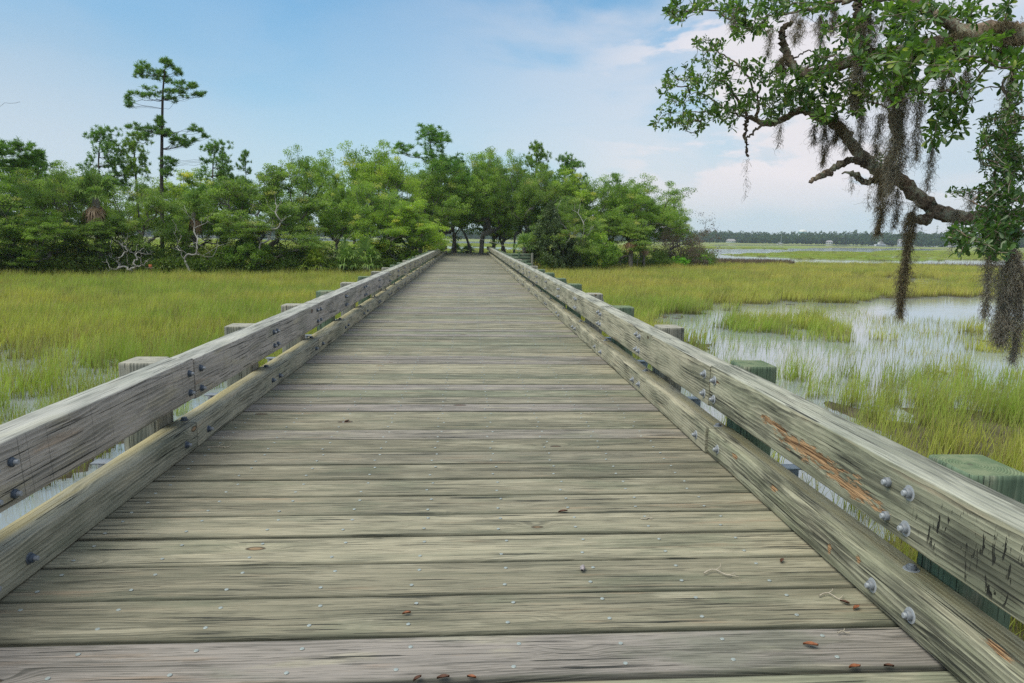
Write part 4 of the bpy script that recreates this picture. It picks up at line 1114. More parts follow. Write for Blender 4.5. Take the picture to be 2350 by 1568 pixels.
# far-left pine whose trunk is out of frame, with a bare twig above it
x0, Yp, z0 = spot(-60, 3); s_ = Yp/FPX
pads = [(onY(a, b, Yp)[0]-x0, rng.normal(0, .3), onY(a, b, Yp)[2]-z0, c_*s_, c_*s_*.7, d_*s_) for a, b, c_, d_ in
        [(15, 345, 40, 14), (50, 335, 28, 12), (60, 365, 34, 12), (25, 378, 34, 12), (75, 350, 14, 8), (-30, 340, 40, 16), (-70, 320, 40, 16), (-110, 350, 40, 16), (-60, 290, 30, 14)]]
a_, b_ = pads_tree(pads, [(-.3, 0, -.3), (-.2, 0, 2.), (0, 0, 4.2), (0, 0, 6.2)], rng, 75, .006, .13, .20, 1.3)
hp_ = tag(empty('pine_tree', (x0, Yp, z0)), 'spreading pine entering at the left edge with dark curved branches', 'tree', PG); link('trunk', a_, hp_); link('crown', b_, hp_)

def dead_tree(name, px, dy, targets, label, cat, tip=.007, rmax=.09, twig=60, jit=.28, spread=.35, m='dead_wood', power=.5, leaves=None, offs=0):
    """targets: reference (px, py) of limb ends"""
    x0, Yd, z0 = spot(px, dy); rng = np.random.RandomState(abs(int(px))+7+offs); T = []
    hb = onY(px, 560, Yd)[2]
    for (a, b) in targets:
        w_ = onY(a, b, Yd); T.append((w_[0]-x0, rng.normal(0, .5), w_[2]-z0))
    T = np.array(T); ex = []
    for k in range(twig):
        t = T[rng.randint(len(T))]; ex.append(t*rng.uniform(.55, 1.05)+rng.normal(0, spread, 3))
    ex = np.array(ex).reshape(-1, 3); ex[:, 2] = np.maximum(ex[:, 2], .1)
    A, PAR = grow([(0, 0, -.3), (0.02, 0, .1), (.05, 0, .3)], np.vstack([T, ex]), rng, jit, 5)
    wb = MB(); wood_mesh(wb, A, PAR, tip, power, rmax, sides=6)
    e = tag(empty(name, (x0, Yd, z0)), label, cat); wb.build('branches', M[m], e)
    if leaves:
        crown_mb(np.vstack([ex, ex+rng.normal(0, .25, ex.shape)]), rng, leaves, .34, .10, .1, .8).build('dry_leaves', M['brown_leaf'], e)
    return e
dead_tree('dead_bush', 295, -.4, [(235, 575), (250, 548), (270, 540), (300, 535), (320, 548), (335, 560), (330, 590), (265, 590), (285, 565), (345, 600), (240, 600)], 'bleached leafless bush at the left marsh edge', 'dead bush', .010, .07, 90, .3, .22)
dead_tree('dead_tree', 430, -.3, [(415, 505), (415, 470), (440, 500), (400, 560), (470, 500), (500, 480), (505, 540), (490, 555), (455, 560), (395, 530), (425, 540)], 'bleached grey snag with upswept bare limbs in front of the dark oak', 'dead tree', .010, .16, 26, .12, .2, power=.6)
dead_tree('dead_tree', 1302, .4, [(1262, 505), (1268, 480), (1292, 498), (1318, 470), (1345, 500), (1352, 520), (1240, 545), (1330, 480), (1285, 460)], 'grey dead stems rising white out of the sparse oak', 'dead tree', .012, .14, 22, .12, .2, power=.6)
dead_tree('dead_tree', -110, 2, [(0, 225), (18, 238), (40, 232), (-10, 245), (-40, 230), (-60, 180), (-150, 200), (-120, 160)], 'bare dead treetop reaching in at the left edge of the sky', 'dead tree', .006, .12, 5, .10, .10, 'bark_dark')
dead_tree('brush_heap', 1560, 1.4, [(1500, 590), (1505, 560), (1520, 535), (1545, 522), (1570, 530), (1590, 520), (1612, 515), (1620, 560), (1630, 590), (1600, 600), (1530, 590), (1560, 560), (1585, 570)], 'tangled heap of dead brown brush at the right tip of the island', 'brush', .008, .07, 190, .3, .45, 'bark', leaves=26)
dead_tree('fallen_limbs', 600, .2, [(560, 520), (585, 470), (610, 455), (640, 480), (655, 500), (575, 500), (630, 440)], 'pale crooked dead limbs showing through the broad oak', 'dead branches', .011, .11, 16, .22, .2, power=.6)

def palm(vi, px, dy, top, label, tone=(1, 1, 1), hw=None, nodead=False):
    x, Yd, z = spot(px, dy); v = PALMS[vi]; H, W = v[-1]; ztop = onY(px, top, Yd)[2]; sc = (ztop-z)/H
    e = tag(empty('palmetto', (x, Yd, z), px*.01), label, 'palm', 'palmettos on the tree island'); sx = hw/FPX*Yd/W if hw else sc; e.scale = (sx, sx, sc)
    for me in v[:-1]: link(me.name.split('.')[0], me, e).color = tone+(1,)
palm(0, 228, 1.0, 392, 'tall palmetto with drooping dead skirt left of the pines', hw=44)
palm(0, 448, 2.5, 440, 'palmetto head half hidden between the dark oak and the broad oak', hw=26)
palm(0, 1450, -.2, 520, 'stout palmetto with yellowing fronds near the brush heap', (1.2, 1.05, .9), hw=32)
palm(0, 1480, .6, 545, 'thinner palmetto just behind the stout one', hw=20)
palm(1, 1202, 1.8, 536, 'palmetto with orange dead skirts above the plank fence', hw=30)
palm(2, 730, .2, 556, 'saw palmetto with yellow fronds at the gap', (1.3, 1.1, .7), hw=44)
palm(2, 795, .5, 548, 'green saw palmetto left of the pair by the rail', hw=36)
palm(2, 840, .3, 545, 'green saw palmetto nearest the left rail', hw=40)
palm(2, 1072, 24, 560, 'small palmetto framed by the far end of the boardwalk', hw=24)
palm(2, 1045, 26, 556, 'second small palmetto beside the grove trunks past the boardwalk', hw=18)
palm(2, 575, 2.2, 520, 'palmetto fan in the shade under the broad oak', (.8, .85, .8), hw=36)

# grove stems standing clear beyond the boardwalk end
def grove(px, dy, pts, r, label, twigs=8):
    x0, Yd, z0 = spot(px, dy); hb = onY(px, 560, Yd)[2]; rng = np.random.RandomState(px)
    P = [(onY(a, b, Yd)[0]-x0, rng.normal(0, .2), onY(a, b, Yd)[2]-z0) for a, b in pts]; P[0] = (P[0][0], 0, -.3)
    wb = MB(); st = smooth_path(P, 10); T = [st[-1]+rng.normal(0, 1.1, 3)+np.array([0, 0, .6]) for _ in range(twigs)]+[st[6]+rng.normal(0, .9, 3) for _ in range(twigs//2)]
    A, PAR = grow(st, T, rng, .2, 4); wood_mesh(wb, A, PAR, .012, .5, r, 10, np.linspace(r, r*.4, 10), 7)
    e = tag(empty('oak_tree', (x0, Yd, z0)), label, 'tree', OG); wb.build('trunk', M['bark'], e)
    crown_mb(np.array(T), rng, 120, .75, .15, .3).build('crown', M['oak_leaf'], e)
grove(1103, 19, [(1103, 582), (1108, 545), (1118, 505), (1122, 470)], .24, 'thick grey leaning trunk right of the far end of the boardwalk')
grove(1080, 20, [(1085, 582), (1072, 550), (1058, 525), (1040, 505)], .13, 'trunk slanting left behind the thick leaning one')
grove(1015, 20, [(1012, 582), (1005, 550), (1012, 525), (1000, 500)], .12, 'crooked dark trunk at the left end of the grove')
grove(1040, 23, [(1036, 582), (1042, 545), (1055, 520), (1050, 495)], .10, 'thin forked trunk in the middle of the grove')
grove(1150, 20, [(1150, 582), (1155, 548), (1162, 525), (1180, 510)], .11, 'dark trunk between the leaning trunk and the fence')
grove(768, 8, [(770, 590), (772, 550), (768, 520), (775, 490)], .09, 'slim bare stem in the gap left of the saw palmettos', 6)
grove(790, 10, [(792, 590), (790, 560), (795, 525), (790, 490)], .08, 'slim bare stem in the gap right of its twin', 6)
grove(1210, 14, [(1208, 582), (1206, 540), (1210, 500), (1200, 470)], .10, 'straight dark stem behind the orange-skirted palmetto', 6)

# undergrowth: the dark skirt of shrubs under the trees
rng = np.random.RandomState(8); cent = []
for k in range(1500):
    px = rng.uniform(-250, 1640); dy = abs(rng.normal(.6, 2.2)); x, Yd = spot(px, 0)[:2]; Yd += dy; x = ray(px, 560)[0]/ray(px, 560)[1]*Yd
    if abs(x) < 3.0 and Yd > 30: continue
    if 700 < px < 860 and rng.rand() < .7: continue
    if 1140 < px < 1245 and Yd < 51: continue
    if 1415 < px < 1495 and dy < 1.5: continue
    cent.append((x, Yd, -.55+rng.uniform(0, 1.25)*(1 if dy > .8 else .45)))
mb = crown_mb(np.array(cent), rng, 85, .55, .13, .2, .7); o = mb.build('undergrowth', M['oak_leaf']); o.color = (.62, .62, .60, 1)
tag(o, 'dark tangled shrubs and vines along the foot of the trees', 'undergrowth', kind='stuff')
mb = MB()
for k in range(60):
    px = rng.uniform(-100, 1600)
    if 990 < px < 1150: continue
    x, Yd, z0 = spot(px, rng.uniform(.5, 6)); P = np.array([(x, Yd, z0)]); 
    pts = smooth_path([(x, Yd, z0), (x+rng.normal(0, .5), Yd, z0+1.), (x+rng.normal(0, 1.1), Yd, z0+rng.uniform(1.6, 3))], 7, rng, .05); tube(mb, pts, np.linspace(.035, .008, 7), 5)
tag(mb.build('undergrowth_stems', M['dead_wood']), 'thin grey stems tangled through the undergrowth', 'undergrowth', kind='stuff')

# fallen log
mb = MB(); a = onZ(672, 611, -.6); b = onZ(770, 601, -.45); P = smooth_path([a, a+(b-a)*.35+[0, 0, .16], a+(b-a)*.7+[0, 0, .12], b+[0, 0, .2]], 14, rng, .025)
tube(mb, P-a, np.interp(np.arange(14), [0, 6, 13], [.12, .19, .10])+rng.normal(0, .012, 14), 9)
e = tag(empty('fallen_log', a), 'dark fallen log lying on the grass left of the rail', 'log'); mb.build('trunk', M['bark_dark'], e)
mb = MB(); tube(mb, [(b-a)*.6+[0, 0, .2], (b-a)*.95+[.1, 0, .62]], [.03, .012], 6); mb.build('broken_limb', M['bark'], e)

# green plank fence beside the far right rail
e = tag(empty('plank_fence', (0, 0, 0)), 'green treated plank fence beside the far right rail', 'fence')
a = onZ(1152, 597, -.85); b = onZ(1222, 600, -.85); Yd = 46.6; xa = ray(1152, 560)[0]/ray(1152, 560)[1]*Yd; xb = ray(1223, 560)[0]/ray(1223, 560)[1]*Yd
e.location = (xa, Yd, 0); ztop = onY(1190, 581, Yd)[2]
for k in range(4):
    mb = MB(); box(mb, ((xb-xa)/2, 0, ztop-.12-k*.205), (xb-xa, .04, .195), tint=.5, rnd=k*.2); mb.build('board', M['post'], e)
for k, t in enumerate((.03, .55, .98)):
    mb = MB(); tube(mb, [((xb-xa)*t, -.12, -1.4), ((xb-xa)*t, -.12, ztop+.02)], .085, 10, rnd=.3, tint=.5); mb.build('post', M['post_pale'] if k == 2 else M['post'], e)
# rusty marker
x0, Yd, z0 = spot(342, -.6); e = tag(empty('marker_post', (x0, Yd, z0)), 'small rusty marker on a thin stake at the marsh edge', 'marker')
M['rust'] = plain('rust', (.35, .12, .05), .9)
mb = MB(); tube(mb, [(0, 0, -.4), (0, 0, .55)], .012, 6); mb.build('stake', M['rust'], e); mb = MB(); box(mb, (0, -.02, .60), (.17, .015, .24)); mb.build('plate', M['rust'], e)

# ================================================================== FAR SHORE
rng = np.random.RandomState(12)
def far_point(px, wy, dist):
    d = ray(px, 560); d = d/math.hypot(d[0], d[1]); return np.array([d[0]*dist, d[1]*dist, WATER])
m, g = mat('far_foliage'); t = g.attr('tint')
finish(g, g.mix(t, (.03, .06, .03), (.10, .155, .06)), rough=.8, spec=.1, trans=((.1, .17, .06), .2)); M['far_leaf'] = m
mb = MB(); mk = MB()
angs = np.radians(np.arange(-60, 64, .145))
for a in angs:
    for row in range(3):
        aa = a+rng.normal(0, .0012); R_ = 655+row*38+rng.normal(0, 8)+60*sin(a*5)
        n_ = float(fbm(np.array([aa*14.]), np.array([row*3.]), 31)[0])
        H = (6.2+row*2.6+rng.uniform(-1., 1.4)+3.2*(n_-.5))*(1.12 if aa > .3 else 1.)
        Wd = rng.uniform(2.8, 5.2); n = 70
        q = rng.normal(0, 1, (n, 3)); q /= np.linalg.norm(q, axis=1)[:, None]; q[:, 2] = np.abs(q[:, 2])*1.0
        if rng.rand() < .05: q *= np.array([.7, .7, 1.15])
        P = np.array([R_*sin(aa), R_*cos(aa), WATER+H*.35])+q*np.array([Wd, Wd, H*.62])*rng.uniform(.8, 1, (n, 1))
        b = rng.uniform(0, .5); V, F, tt = cards(mb, P, 1.9, rng, .35, b, b+.4); mb.add(V, F, tint=tt)
        # inner mass of each crown, so the wood does not read as lace
        V, F, tt = cards(mk, np.array([R_*sin(aa), R_*cos(aa), WATER+H*.28])+q[:26]*np.array([Wd, Wd, H*.45])*.75, 5.5, rng, 0, .0, .25); mk.add(V, F, tint=tt)
tag(mb.build('distant_woods', M['far_leaf']), 'long low belt of blue-green woods along the far shore', 'woods', kind='stuff')
tag(mk.build('distant_woods_shade', M['far_leaf']), 'dense inner foliage of the far shore woods', 'woods', kind='stuff')

M['white'] = plain('white_paint', (.60, .60, .58), .5, .06); M['tankblue'] = plain('pale_blue_paint', (.42, .66, .80), .5, .05)
M['glass'] = plain('dark_glass', (.05, .07, .09), .15, .1); M['roof'] = plain('grey_roof', (.30, .28, .28), .8, .1); M['redroof'] = plain('red_roof', (.42, .20, .16), .8, .1)
M['steel'] = plain('mast_steel', (.45, .46, .48), .5, .1); M['blue_hull'] = plain('blue_paint', (.07, .12, .24), .4, .1)
def lathe(mb, prof, n=28):
    a = np.arange(n)*2*pi/n; prof = np.array(prof, float); k = len(prof)
    V = np.stack([prof[:, None, 0]*np.cos(a), prof[:, None, 0]*np.sin(a), prof[:, None, 1]+0*a[None]], -1).reshape(-1, 3)
    i = np.arange(k-1)[:, None]*n; j = np.arange(n)[None]; j2 = (j+1) % n; mb.add(V, np.stack([i+j, i+j2, i+n+j2, i+n+j], -1).reshape(-1, 4))
# water tower standing behind the woods
p = far_point(1840, 0, 900); s_ = 900/FPX; zc = onY(1840, 532.5, 900*ray(1840, 534)[1]/math.hypot(*ray(1840, 534)[:2]))[2]
e = tag(empty('water_tower', (p[0], p[1], WATER)), 'pale blue and white water tower tank above the far woods', 'water tower'); zz0 = zc-WATER
mb = MB(); lathe(mb, [(1.2, 0), (1.2, zz0-3.4), (2.2, zz0-3.0), (4.0, zz0-2.5), (4.75, zz0-1.2), (4.85, zz0)]); mb.build('tank_base', M['tankblue'], e, smooth=True)
mb = MB(); lathe(mb, [(4.85, zz0), (4.6, zz0+1.3), (3.7, zz0+2.2), (2.2, zz0+2.7), (.3, zz0+2.85), (.02, zz0+2.85)]); mb.build('tank_dome', M['white'], e, smooth=True)
# radio mast
p = far_point(2147, 0, 950); zt = onY(2147, 518, p[1])[2]-WATER
e = tag(empty('radio_mast', (p[0], p[1], WATER)), 'thin lattice radio mast above the far woods', 'mast')
mb = MB()
for k in range(3):
    a = k*2*pi/3; tube(mb, [(.8*cos(a), .8*sin(a), 0), (.35*cos(a), .35*sin(a), zt)], .10, 5)
for k in range(28):
    z_ = zt*k/28; r_ = .8-.45*k/28
    for q in range(3):
        a, b = q*2*pi/3, (q+1)*2*pi/3; tube(mb, [(r_*cos(a), r_*sin(a), z_), (r_*cos(b), r_*sin(b), z_+zt/28)], .05, 3)
mb.build('lattice', M['steel'], e)
mb = MB()
for z_ in (.72, .86, .97): box(mb, (0, 0, zt*z_), (2.6, .3, .9))
mb.build('antenna', M['steel'], e)

def hull(L, B, Hh, m, e, name='hull'):
    mb = MB(); xs = np.linspace(-L/2, L/2, 12); V = []
    for x in xs:
        f = 1-max(0, (x/(L/2)))**2.6; f = max(f, .03); s_ = 1+.22*max(0, x/(L/2))
        for (y, z) in ((-B/2*f, Hh*s_), (-B/2*f*.82, Hh*.3), (0, -.25), (B/2*f*.82, Hh*.3), (B/2*f, Hh*s_)): V.append((x, y, z))
    V = np.array(V); i = np.arange(11)[:, None]*5; j = np.arange(4)[None]
    mb.add(V, np.stack([i+j, i+j+1, i+5+j+1, i+5+j], -1).reshape(-1, 4)); mb.add(V[:5], [(0, 1, 2, 3, 4)])
    Dk = V[[k*5+q for k in range(12) for q in (0, 4)]]-[0, 0, .08]; mb.add(Dk, [(2*k, 2*k+2, 2*k+3, 2*k+1) for k in range(11)])
    return mb.build(name, m, e)
def boat(px, dist, L, kind, label, rz=0., name='boat'):
    p = far_point(px, 0, dist); e = tag(empty(name, p, rz), label, name.replace('_', ' '), 'boats on the far water')
    if kind == 'sail':
        hull(L, L*.28, L*.10, M['white'], e); mb = MB(); box(mb, (0, 0, L*.14), (L*.4, L*.16, L*.07)); mb.build('cabin', M['white'], e)
        mb = MB(); tube(mb, [(L*.08, 0, L*.1), (L*.08, 0, L*1.35)], .09, 6); mb.build('mast', M['steel'], e)
        mb = MB(); tube(mb, [(L*.08, 0, L*.28), (-L*.38, 0, L*.26)], .14, 6); mb.build('boom', M['blue_hull'] if L > 9 else M['white'], e)
    elif kind == 'sport':
        hull(L, L*.3, L*.13, M['white'], e); mb = MB(); box(mb, (0, 0, L*.20), (L*.42, L*.22, L*.14)); box(mb, (-L*.02, 0, L*.36), (L*.24, L*.18, L*.02)); mb.build('cabin', M['white'], e)
        mb = MB(); box(mb, (.02*L, 0, L*.22), (L*.425, L*.225, L*.05)); mb.build('windows', M['glass'], e)
        mb = MB()
        for s in (-1, 1):
            tube(mb, [(-L*.1, s*L*.08, L*.26), (-L*.06, s*L*.07, L*.50)], .06, 4); tube(mb, [(L*.08, s*L*.08, L*.26), (L*.02, s*L*.07, L*.50)], .06, 4); tube(mb, [(0, s*L*.1, L*.2), (-L*.25, s*L*.3, L*.75)], .05, 4)
        box(mb, (-.02*L, 0, L*.50), (L*.14, L*.16, L*.02)); mb.build('tower', M['white'], e)
    else:
        hull(L, L*.24, L*.11, M['white'], e)
        for q, (a, h) in enumerate(((.72, .19), (.5, .29), (.22, .37))):
            mb = MB(); box(mb, (-L*.04*(q+1), 0, L*h), (L*a, L*.20, L*.08)); mb.build('deckhouse', M['white'], e)
            mb = MB(); box(mb, (-L*.04*(q+1), 0, L*h+L*.005), (L*a*1.004, L*.204, L*.035)); mb.build('windows', M['glass'], e)
    return e
boat(1791, 560, 6.0, 'sail', 'small white sailboat moored alone left of the water tower', .3, 'sailboat')
boat(2021, 620, 9.5, 'sport', 'white fishing boat with a tall tower between the hanging moss strands', .1, 'motorboat')
boat(2197, 600, 13, 'yacht', 'large white multi-deck yacht behind the lowest oak leaves', .15, 'yacht')
boat(2236, 610, 9, 'sport', 'white motor boat just right of the large yacht', -.2, 'motorboat')
boat(2222, 640, 8, 'sail', 'sailboat with a tall mast behind the large yacht', .5, 'sailboat')
boat(2262, 620, 9.5, 'sail', 'sailboat with a blue sail cover right of the motor boat', .2, 'sailboat')
boat(2290, 610, 8, 'sport', 'rightmost motor boat behind the dark leaves', .4, 'motorboat')
def house(px, dist, Wd, Dp, H, label, wallm, roofm, name='house', wins=4, rz=0., zb=1.0):
    p = far_point(px, 0, dist); p[2] = WATER; e = tag(empty(name, p, -math.atan2(p[0], p[1])+rz), label, name)
    mb = MB(); box(mb, (0, 0, H/2+zb/2), (Wd, Dp, H+zb)); mb.build('wall', wallm, e)
    mb = MB(); z = H+zb; o = .4
    V = [(-Wd/2-o, -Dp/2-o, z), (Wd/2+o, -Dp/2-o, z), (Wd/2+o, Dp/2+o, z), (-Wd/2-o, Dp/2+o, z), (-Wd/2+Dp*.3, 0, z+Dp*.32), (Wd/2-Dp*.3, 0, z+Dp*.32)]
    mb.add(V, [(0, 1, 5, 4), (2, 3, 4, 5)]); mb.add(V, [(1, 2, 5), (3, 0, 4)]); mb.add(V, [(3, 2, 1, 0)]); mb.build('roof', roofm, e)
    rows = 2 if H > 5 else 1
    for r_ in range(rows):
        for k in range(wins):
            mb = MB(); box(mb, (-Wd/2+Wd*(k+.5)/wins, -Dp/2-.03, zb+H*(r_+.5)/rows), (Wd/wins*.45, .08, H/rows*.5)); mb.build('window', M['glass'], e)
    return e
house(1934, 690, 6.3, 6, 4.6, 'white two-storey house among the far shore trees', M['white'], M['roof'])
house(1903, 664, 5.5, 4, 1.5, 'low white boathouse left of the two-storey house', M['white'], M['roof'], 'boathouse', 3)
house(1677, 640, 8, 5, 1.2, 'long low white building near the right tip of the tree island', M['white'], M['roof'], 'building', 5)
house(2065, 628, 3.2, 3, 3.6, 'small white house behind the long moss strand', M['white'], M['roof'], 'house', 2)
house(2257, 660, 9, 6, 4, 'red-roofed building behind the moored sailboats', M['white'], M['redroof'], 'building', 4)

# ================================================================== THE NEAR OAK
rng = np.random.RandomState(21)
def Zp(x, y, d):        # detail-sheet coordinates of the branch study -> a point d metres ahead
    return onY(1449.+.3833*x, .3833*y, d)
LW = .3833/FPX
near = tag(empty('oak_tree', (4.75, 3.3, WATER)), 'big live oak reaching over the marsh with moss-hung lichened limbs in the upper right', 'tree')
def limb(name, pts, thick, n=40, jit=.006, sides=14, mat_='bark_near', parent=near, rough=.09):
    """pts (x, y, depth), thick in sheet units"""
    P = np.array([Zp(*p) if len(p) == 3 else np.array(p[:3]) for p in pts]); R = np.array([t*LW*(p[2] if len(p) == 3 else 4.)/2 for t, p in zip(thick, pts)])
    Q = smooth_path(P, n, rng, jit); r = np.interp(np.linspace(0, len(P)-1, n), np.arange(len(P)), R)*(1+rng.normal(0, rough*.6, n))
    mb = MB(); T = np.gradient(Q, axis=0); T /= np.linalg.norm(T, axis=1)[:, None]; N_ = np.cross(T, [0, 0, 1.]); N_ /= np.linalg.norm(N_, axis=1)[:, None]+1e-9; B = np.cross(T, N_)
    a = np.arange(sides)*2*pi/sides; rr = r[:, None]*(1+rough*rng.normal(0, .7, (n, sides))+rough*1.2*np.sin(a*3+1)[None])
    V = Q[:, None]+rr[..., None]*(np.cos(a)[None, :, None]*N_[:, None]+np.sin(a)[None, :, None]*B[:, None])
    i = np.arange(n-1)[:, None]*sides; j = np.arange(sides)[None]; j2 = (j+1) % sides
    o = np.array(parent.location); mb.add(V.reshape(-1, 3)-o, np.stack([i+j, i+j2, i+sides+j2, i+sides+j], -1).reshape(-1, 4)); mb.add(V[-1]-o, np.arange(sides)[None]); mb.add(V[0]-o, np.arange(sides)[None, ::-1])
    mb.build(name, M[mat_], parent, smooth=True)
    return Q
o_ = np.array([4.75, 3.3, WATER])
# trunk, out of the picture on the right, carries every limb
mb = MB(); tube(mb, smooth_path([(0, 0, -.3), (0, 0, .6), (-.05, .05, 1.6), (-.1, .1, 2.6), (-.15, .2, 3.8), (.1, .3, 5.2), (.3, .2, 7)], 26, rng, .015), np.linspace(.42, .20, 26), 18)
mb.build('trunk', M['bark_near'], near, smooth=True)
L = []
L1 = [(2560, 1270, 3.75), (2350, 1290, 4.0), (2200, 1302, 4.15), (2000, 1300, 4.3), (1850, 1278, 4.4), (1780, 1232, 4.45), (1700, 1160, 4.5), (1620, 1092, 4.55), (1540, 1040, 4.6), (1450, 1002, 4.65), (1390, 940, 4.7),
      (1330, 870, 4.8), (1270, 800, 4.85), (1200, 735, 4.9), (1100, 690, 5.), (1020, 668, 5.05), (940, 690, 5.1), (860, 738, 5.15), (780, 738, 5.2), (700, 702, 5.25)]
p_ = np.array([4.62, 3.42, .95]); q_ = Zp(*L1[0])
L.append(limb('limb', L1, [88, 88, 84, 78, 84, 82, 79, 77, 74, 72, 66, 61, 57, 54, 49, 43, 39, 35, 30, 23], 110))
mb = MB(); tube(mb, smooth_path([p_-o_, (p_+q_)/2-o_+[0, 0, .03], q_-o_], 10), np.linspace(.16, .095*q_[1]/4, 10), 14); mb.build('limb', M['bark_near'], near, smooth=True)
U1 = [(2600, 240, 3.7), (2350, 215, 3.9), (2200, 195, 4.), (2000, 215, 4.1), (1900, 262, 4.2), (1750, 290, 4.3), (1600, 315, 4.4), (1450, 335, 4.5), (1300, 372, 4.6), (1150, 430, 4.7), (1020, 440, 4.8), (960, 385, 4.85), (920, 300, 4.9), (905, 240, 4.9), (900, 185, 4.9), (940, 150, 4.9), (965, 128, 4.9)]
L.append(limb('limb', U1, [120, 118, 115, 108, 102, 92, 84, 76, 66, 58, 56, 50, 44, 40, 36, 26, 16], 90))
p_ = np.array([4.6, 3.5, 2.7]); q_ = Zp(*U1[0]); mb = MB(); tube(mb, smooth_path([p_-o_, (p_+q_)/2-o_+[0, 0, .05], q_-o_], 10), np.linspace(.18, .12, 10), 14); mb.build('limb', M['bark_near'], near, smooth=True)
L.append(limb('limb', [(2000, 200, 4.1), (1800, 80, 4.2), (1650, 10, 4.3), (1400, -10, 4.5), (1280, 5, 4.6), (1180, 20, 4.7), (1110, 52, 4.75), (1000, 75, 4.8), (880, 95, 4.9), (780, 110, 5.)], [70, 56, 46, 36, 30, 25, 22, 16, 12, 7], 60, sides=10))
L.append(limb('limb', [(1360, -60, 4.5), (1350, 60, 4.5), (1370, 160, 4.5), (1400, 260, 4.5), (1425, 345, 4.5)], [50, 52, 50, 46, 44], 30, sides=10))
L.append(limb('limb', [(1535, 1040, 4.58), (1555, 960, 4.5), (1595, 860, 4.4), (1560, 720, 4.4), (1600, 600, 4.35), (1640, 480, 4.3), (1700, 320, 4.25)], [58, 52, 46, 40, 36, 34, 34], 44, sides=10))
L.append(limb('stub_branch', [(1400, 985, 4.68), (1330, 962, 4.65), (1250, 985, 4.6), (1180, 1035, 4.55), (1120, 1060, 4.5), (1062, 1086, 4.48)], [40, 40, 36, 34, 30, 18], 34, rough=.16))
L.append(limb('stub_branch', [(1500, 1052, 4.62), (1450, 1082, 4.6), (1400, 1095, 4.58), (1365, 1070, 4.56), (1330, 1045, 4.54), (1260, 1041, 4.5)], [40, 34, 28, 28, 24, 7], 30, rough=.2, mat_='bark_near'))
L.append(limb('stub_branch', [(1800, 1310, 4.42), (1740, 1312, 4.42), (1700, 1318, 4.4), (1650, 1345, 4.4)], [70, 58, 40, 22], 16))
L.append(limb('twig_stub', [(700, 700, 5.25), (685, 740, 5.25), (682, 800, 5.25), (684, 860, 5.25), (692, 910, 5.25), (698, 938, 5.25)], [28, 22, 20, 18, 16, 12], 26, sides=8, rough=.16))
L.append(limb('twig_stub', [(800, 742, 5.18), (750, 768, 5.18), (718, 808, 5.2), (680, 830, 5.2)], [18, 15, 13, 9], 18, sides=8))
for pts, th in [([(700, 705, 5.25), (630, 680, 5.2), (560, 690, 5.2), (480, 722, 5.2), (420, 760, 5.2)], [20, 16, 13, 9, 5]),
                ([(745, 705, 5.2), (762, 640, 5.1), (755, 570, 5.1), (775, 515, 5.1)], [20, 15, 12, 8]),
                ([(690, 695, 5.25), (655, 620, 5.25), (600, 545, 5.2), (555, 490, 5.2), (515, 480, 5.2)], [20, 17, 13, 9, 5]),
                ([(740, 560, 5.1), (700, 460, 5.1), (650, 400, 5.1), (590, 350, 5.2), (530, 318, 5.2), (470, 290, 5.2)], [11, 11, 10, 9, 7, 4]),
                ([(680, 700, 5.25), (590, 670, 5.3), (500, 610, 5.3), (420, 560, 5.3), (350, 560, 5.3)], [14, 12, 9, 7, 4]),
                ([(1010, 440, 4.8), (1080, 390, 4.75), (1150, 355, 4.7), (1230, 330, 4.6)], [18, 16, 12, 7]),
                ([(930, 350, 4.9), (985, 345, 4.85), (1050, 305, 4.8), (1100, 310, 4.8)], [12, 10, 8, 4]),
                ([(1570, 740, 4.4), (1540, 660, 4.4), (1480, 620, 4.4)], [20, 14, 7]),
                ([(1700, 560, 4.3), (1800, 560, 4.2), (1900, 530, 4.2)], [9, 7, 4]),
                ([(1900, 650, 4.), (1960, 560, 4.), (2020, 520, 4.), (2150, 380, 4.)], [6, 8, 9, 12]),
                ([(2400, 1050, 3.6), (2320, 1000, 3.6), (2260, 860, 3.6), (2200, 760, 3.7), (2160, 700, 3.7)], [30, 22, 16, 10, 5]),
                ([(2420, 700, 3.5), (2330, 700, 3.6), (2270, 640, 3.6), (2240, 560, 3.6)], [20, 14, 9, 5]),
                ([(2420, 1250, 3.6), (2300, 1180, 3.6), (2160, 1160, 3.6), (2040, 1155, 3.6), (1920, 1160, 3.6)], [24, 15, 9, 6, 3]),
                ([(2420, 1400, 3.4), (2300, 1380, 3.4), (2150, 1390, 3.4), (2050, 1380, 3.4), (1900, 1440, 3.4)], [26, 20, 13, 10, 5])]:
    L.append(limb('twig', pts, th, 22, .004, 7))

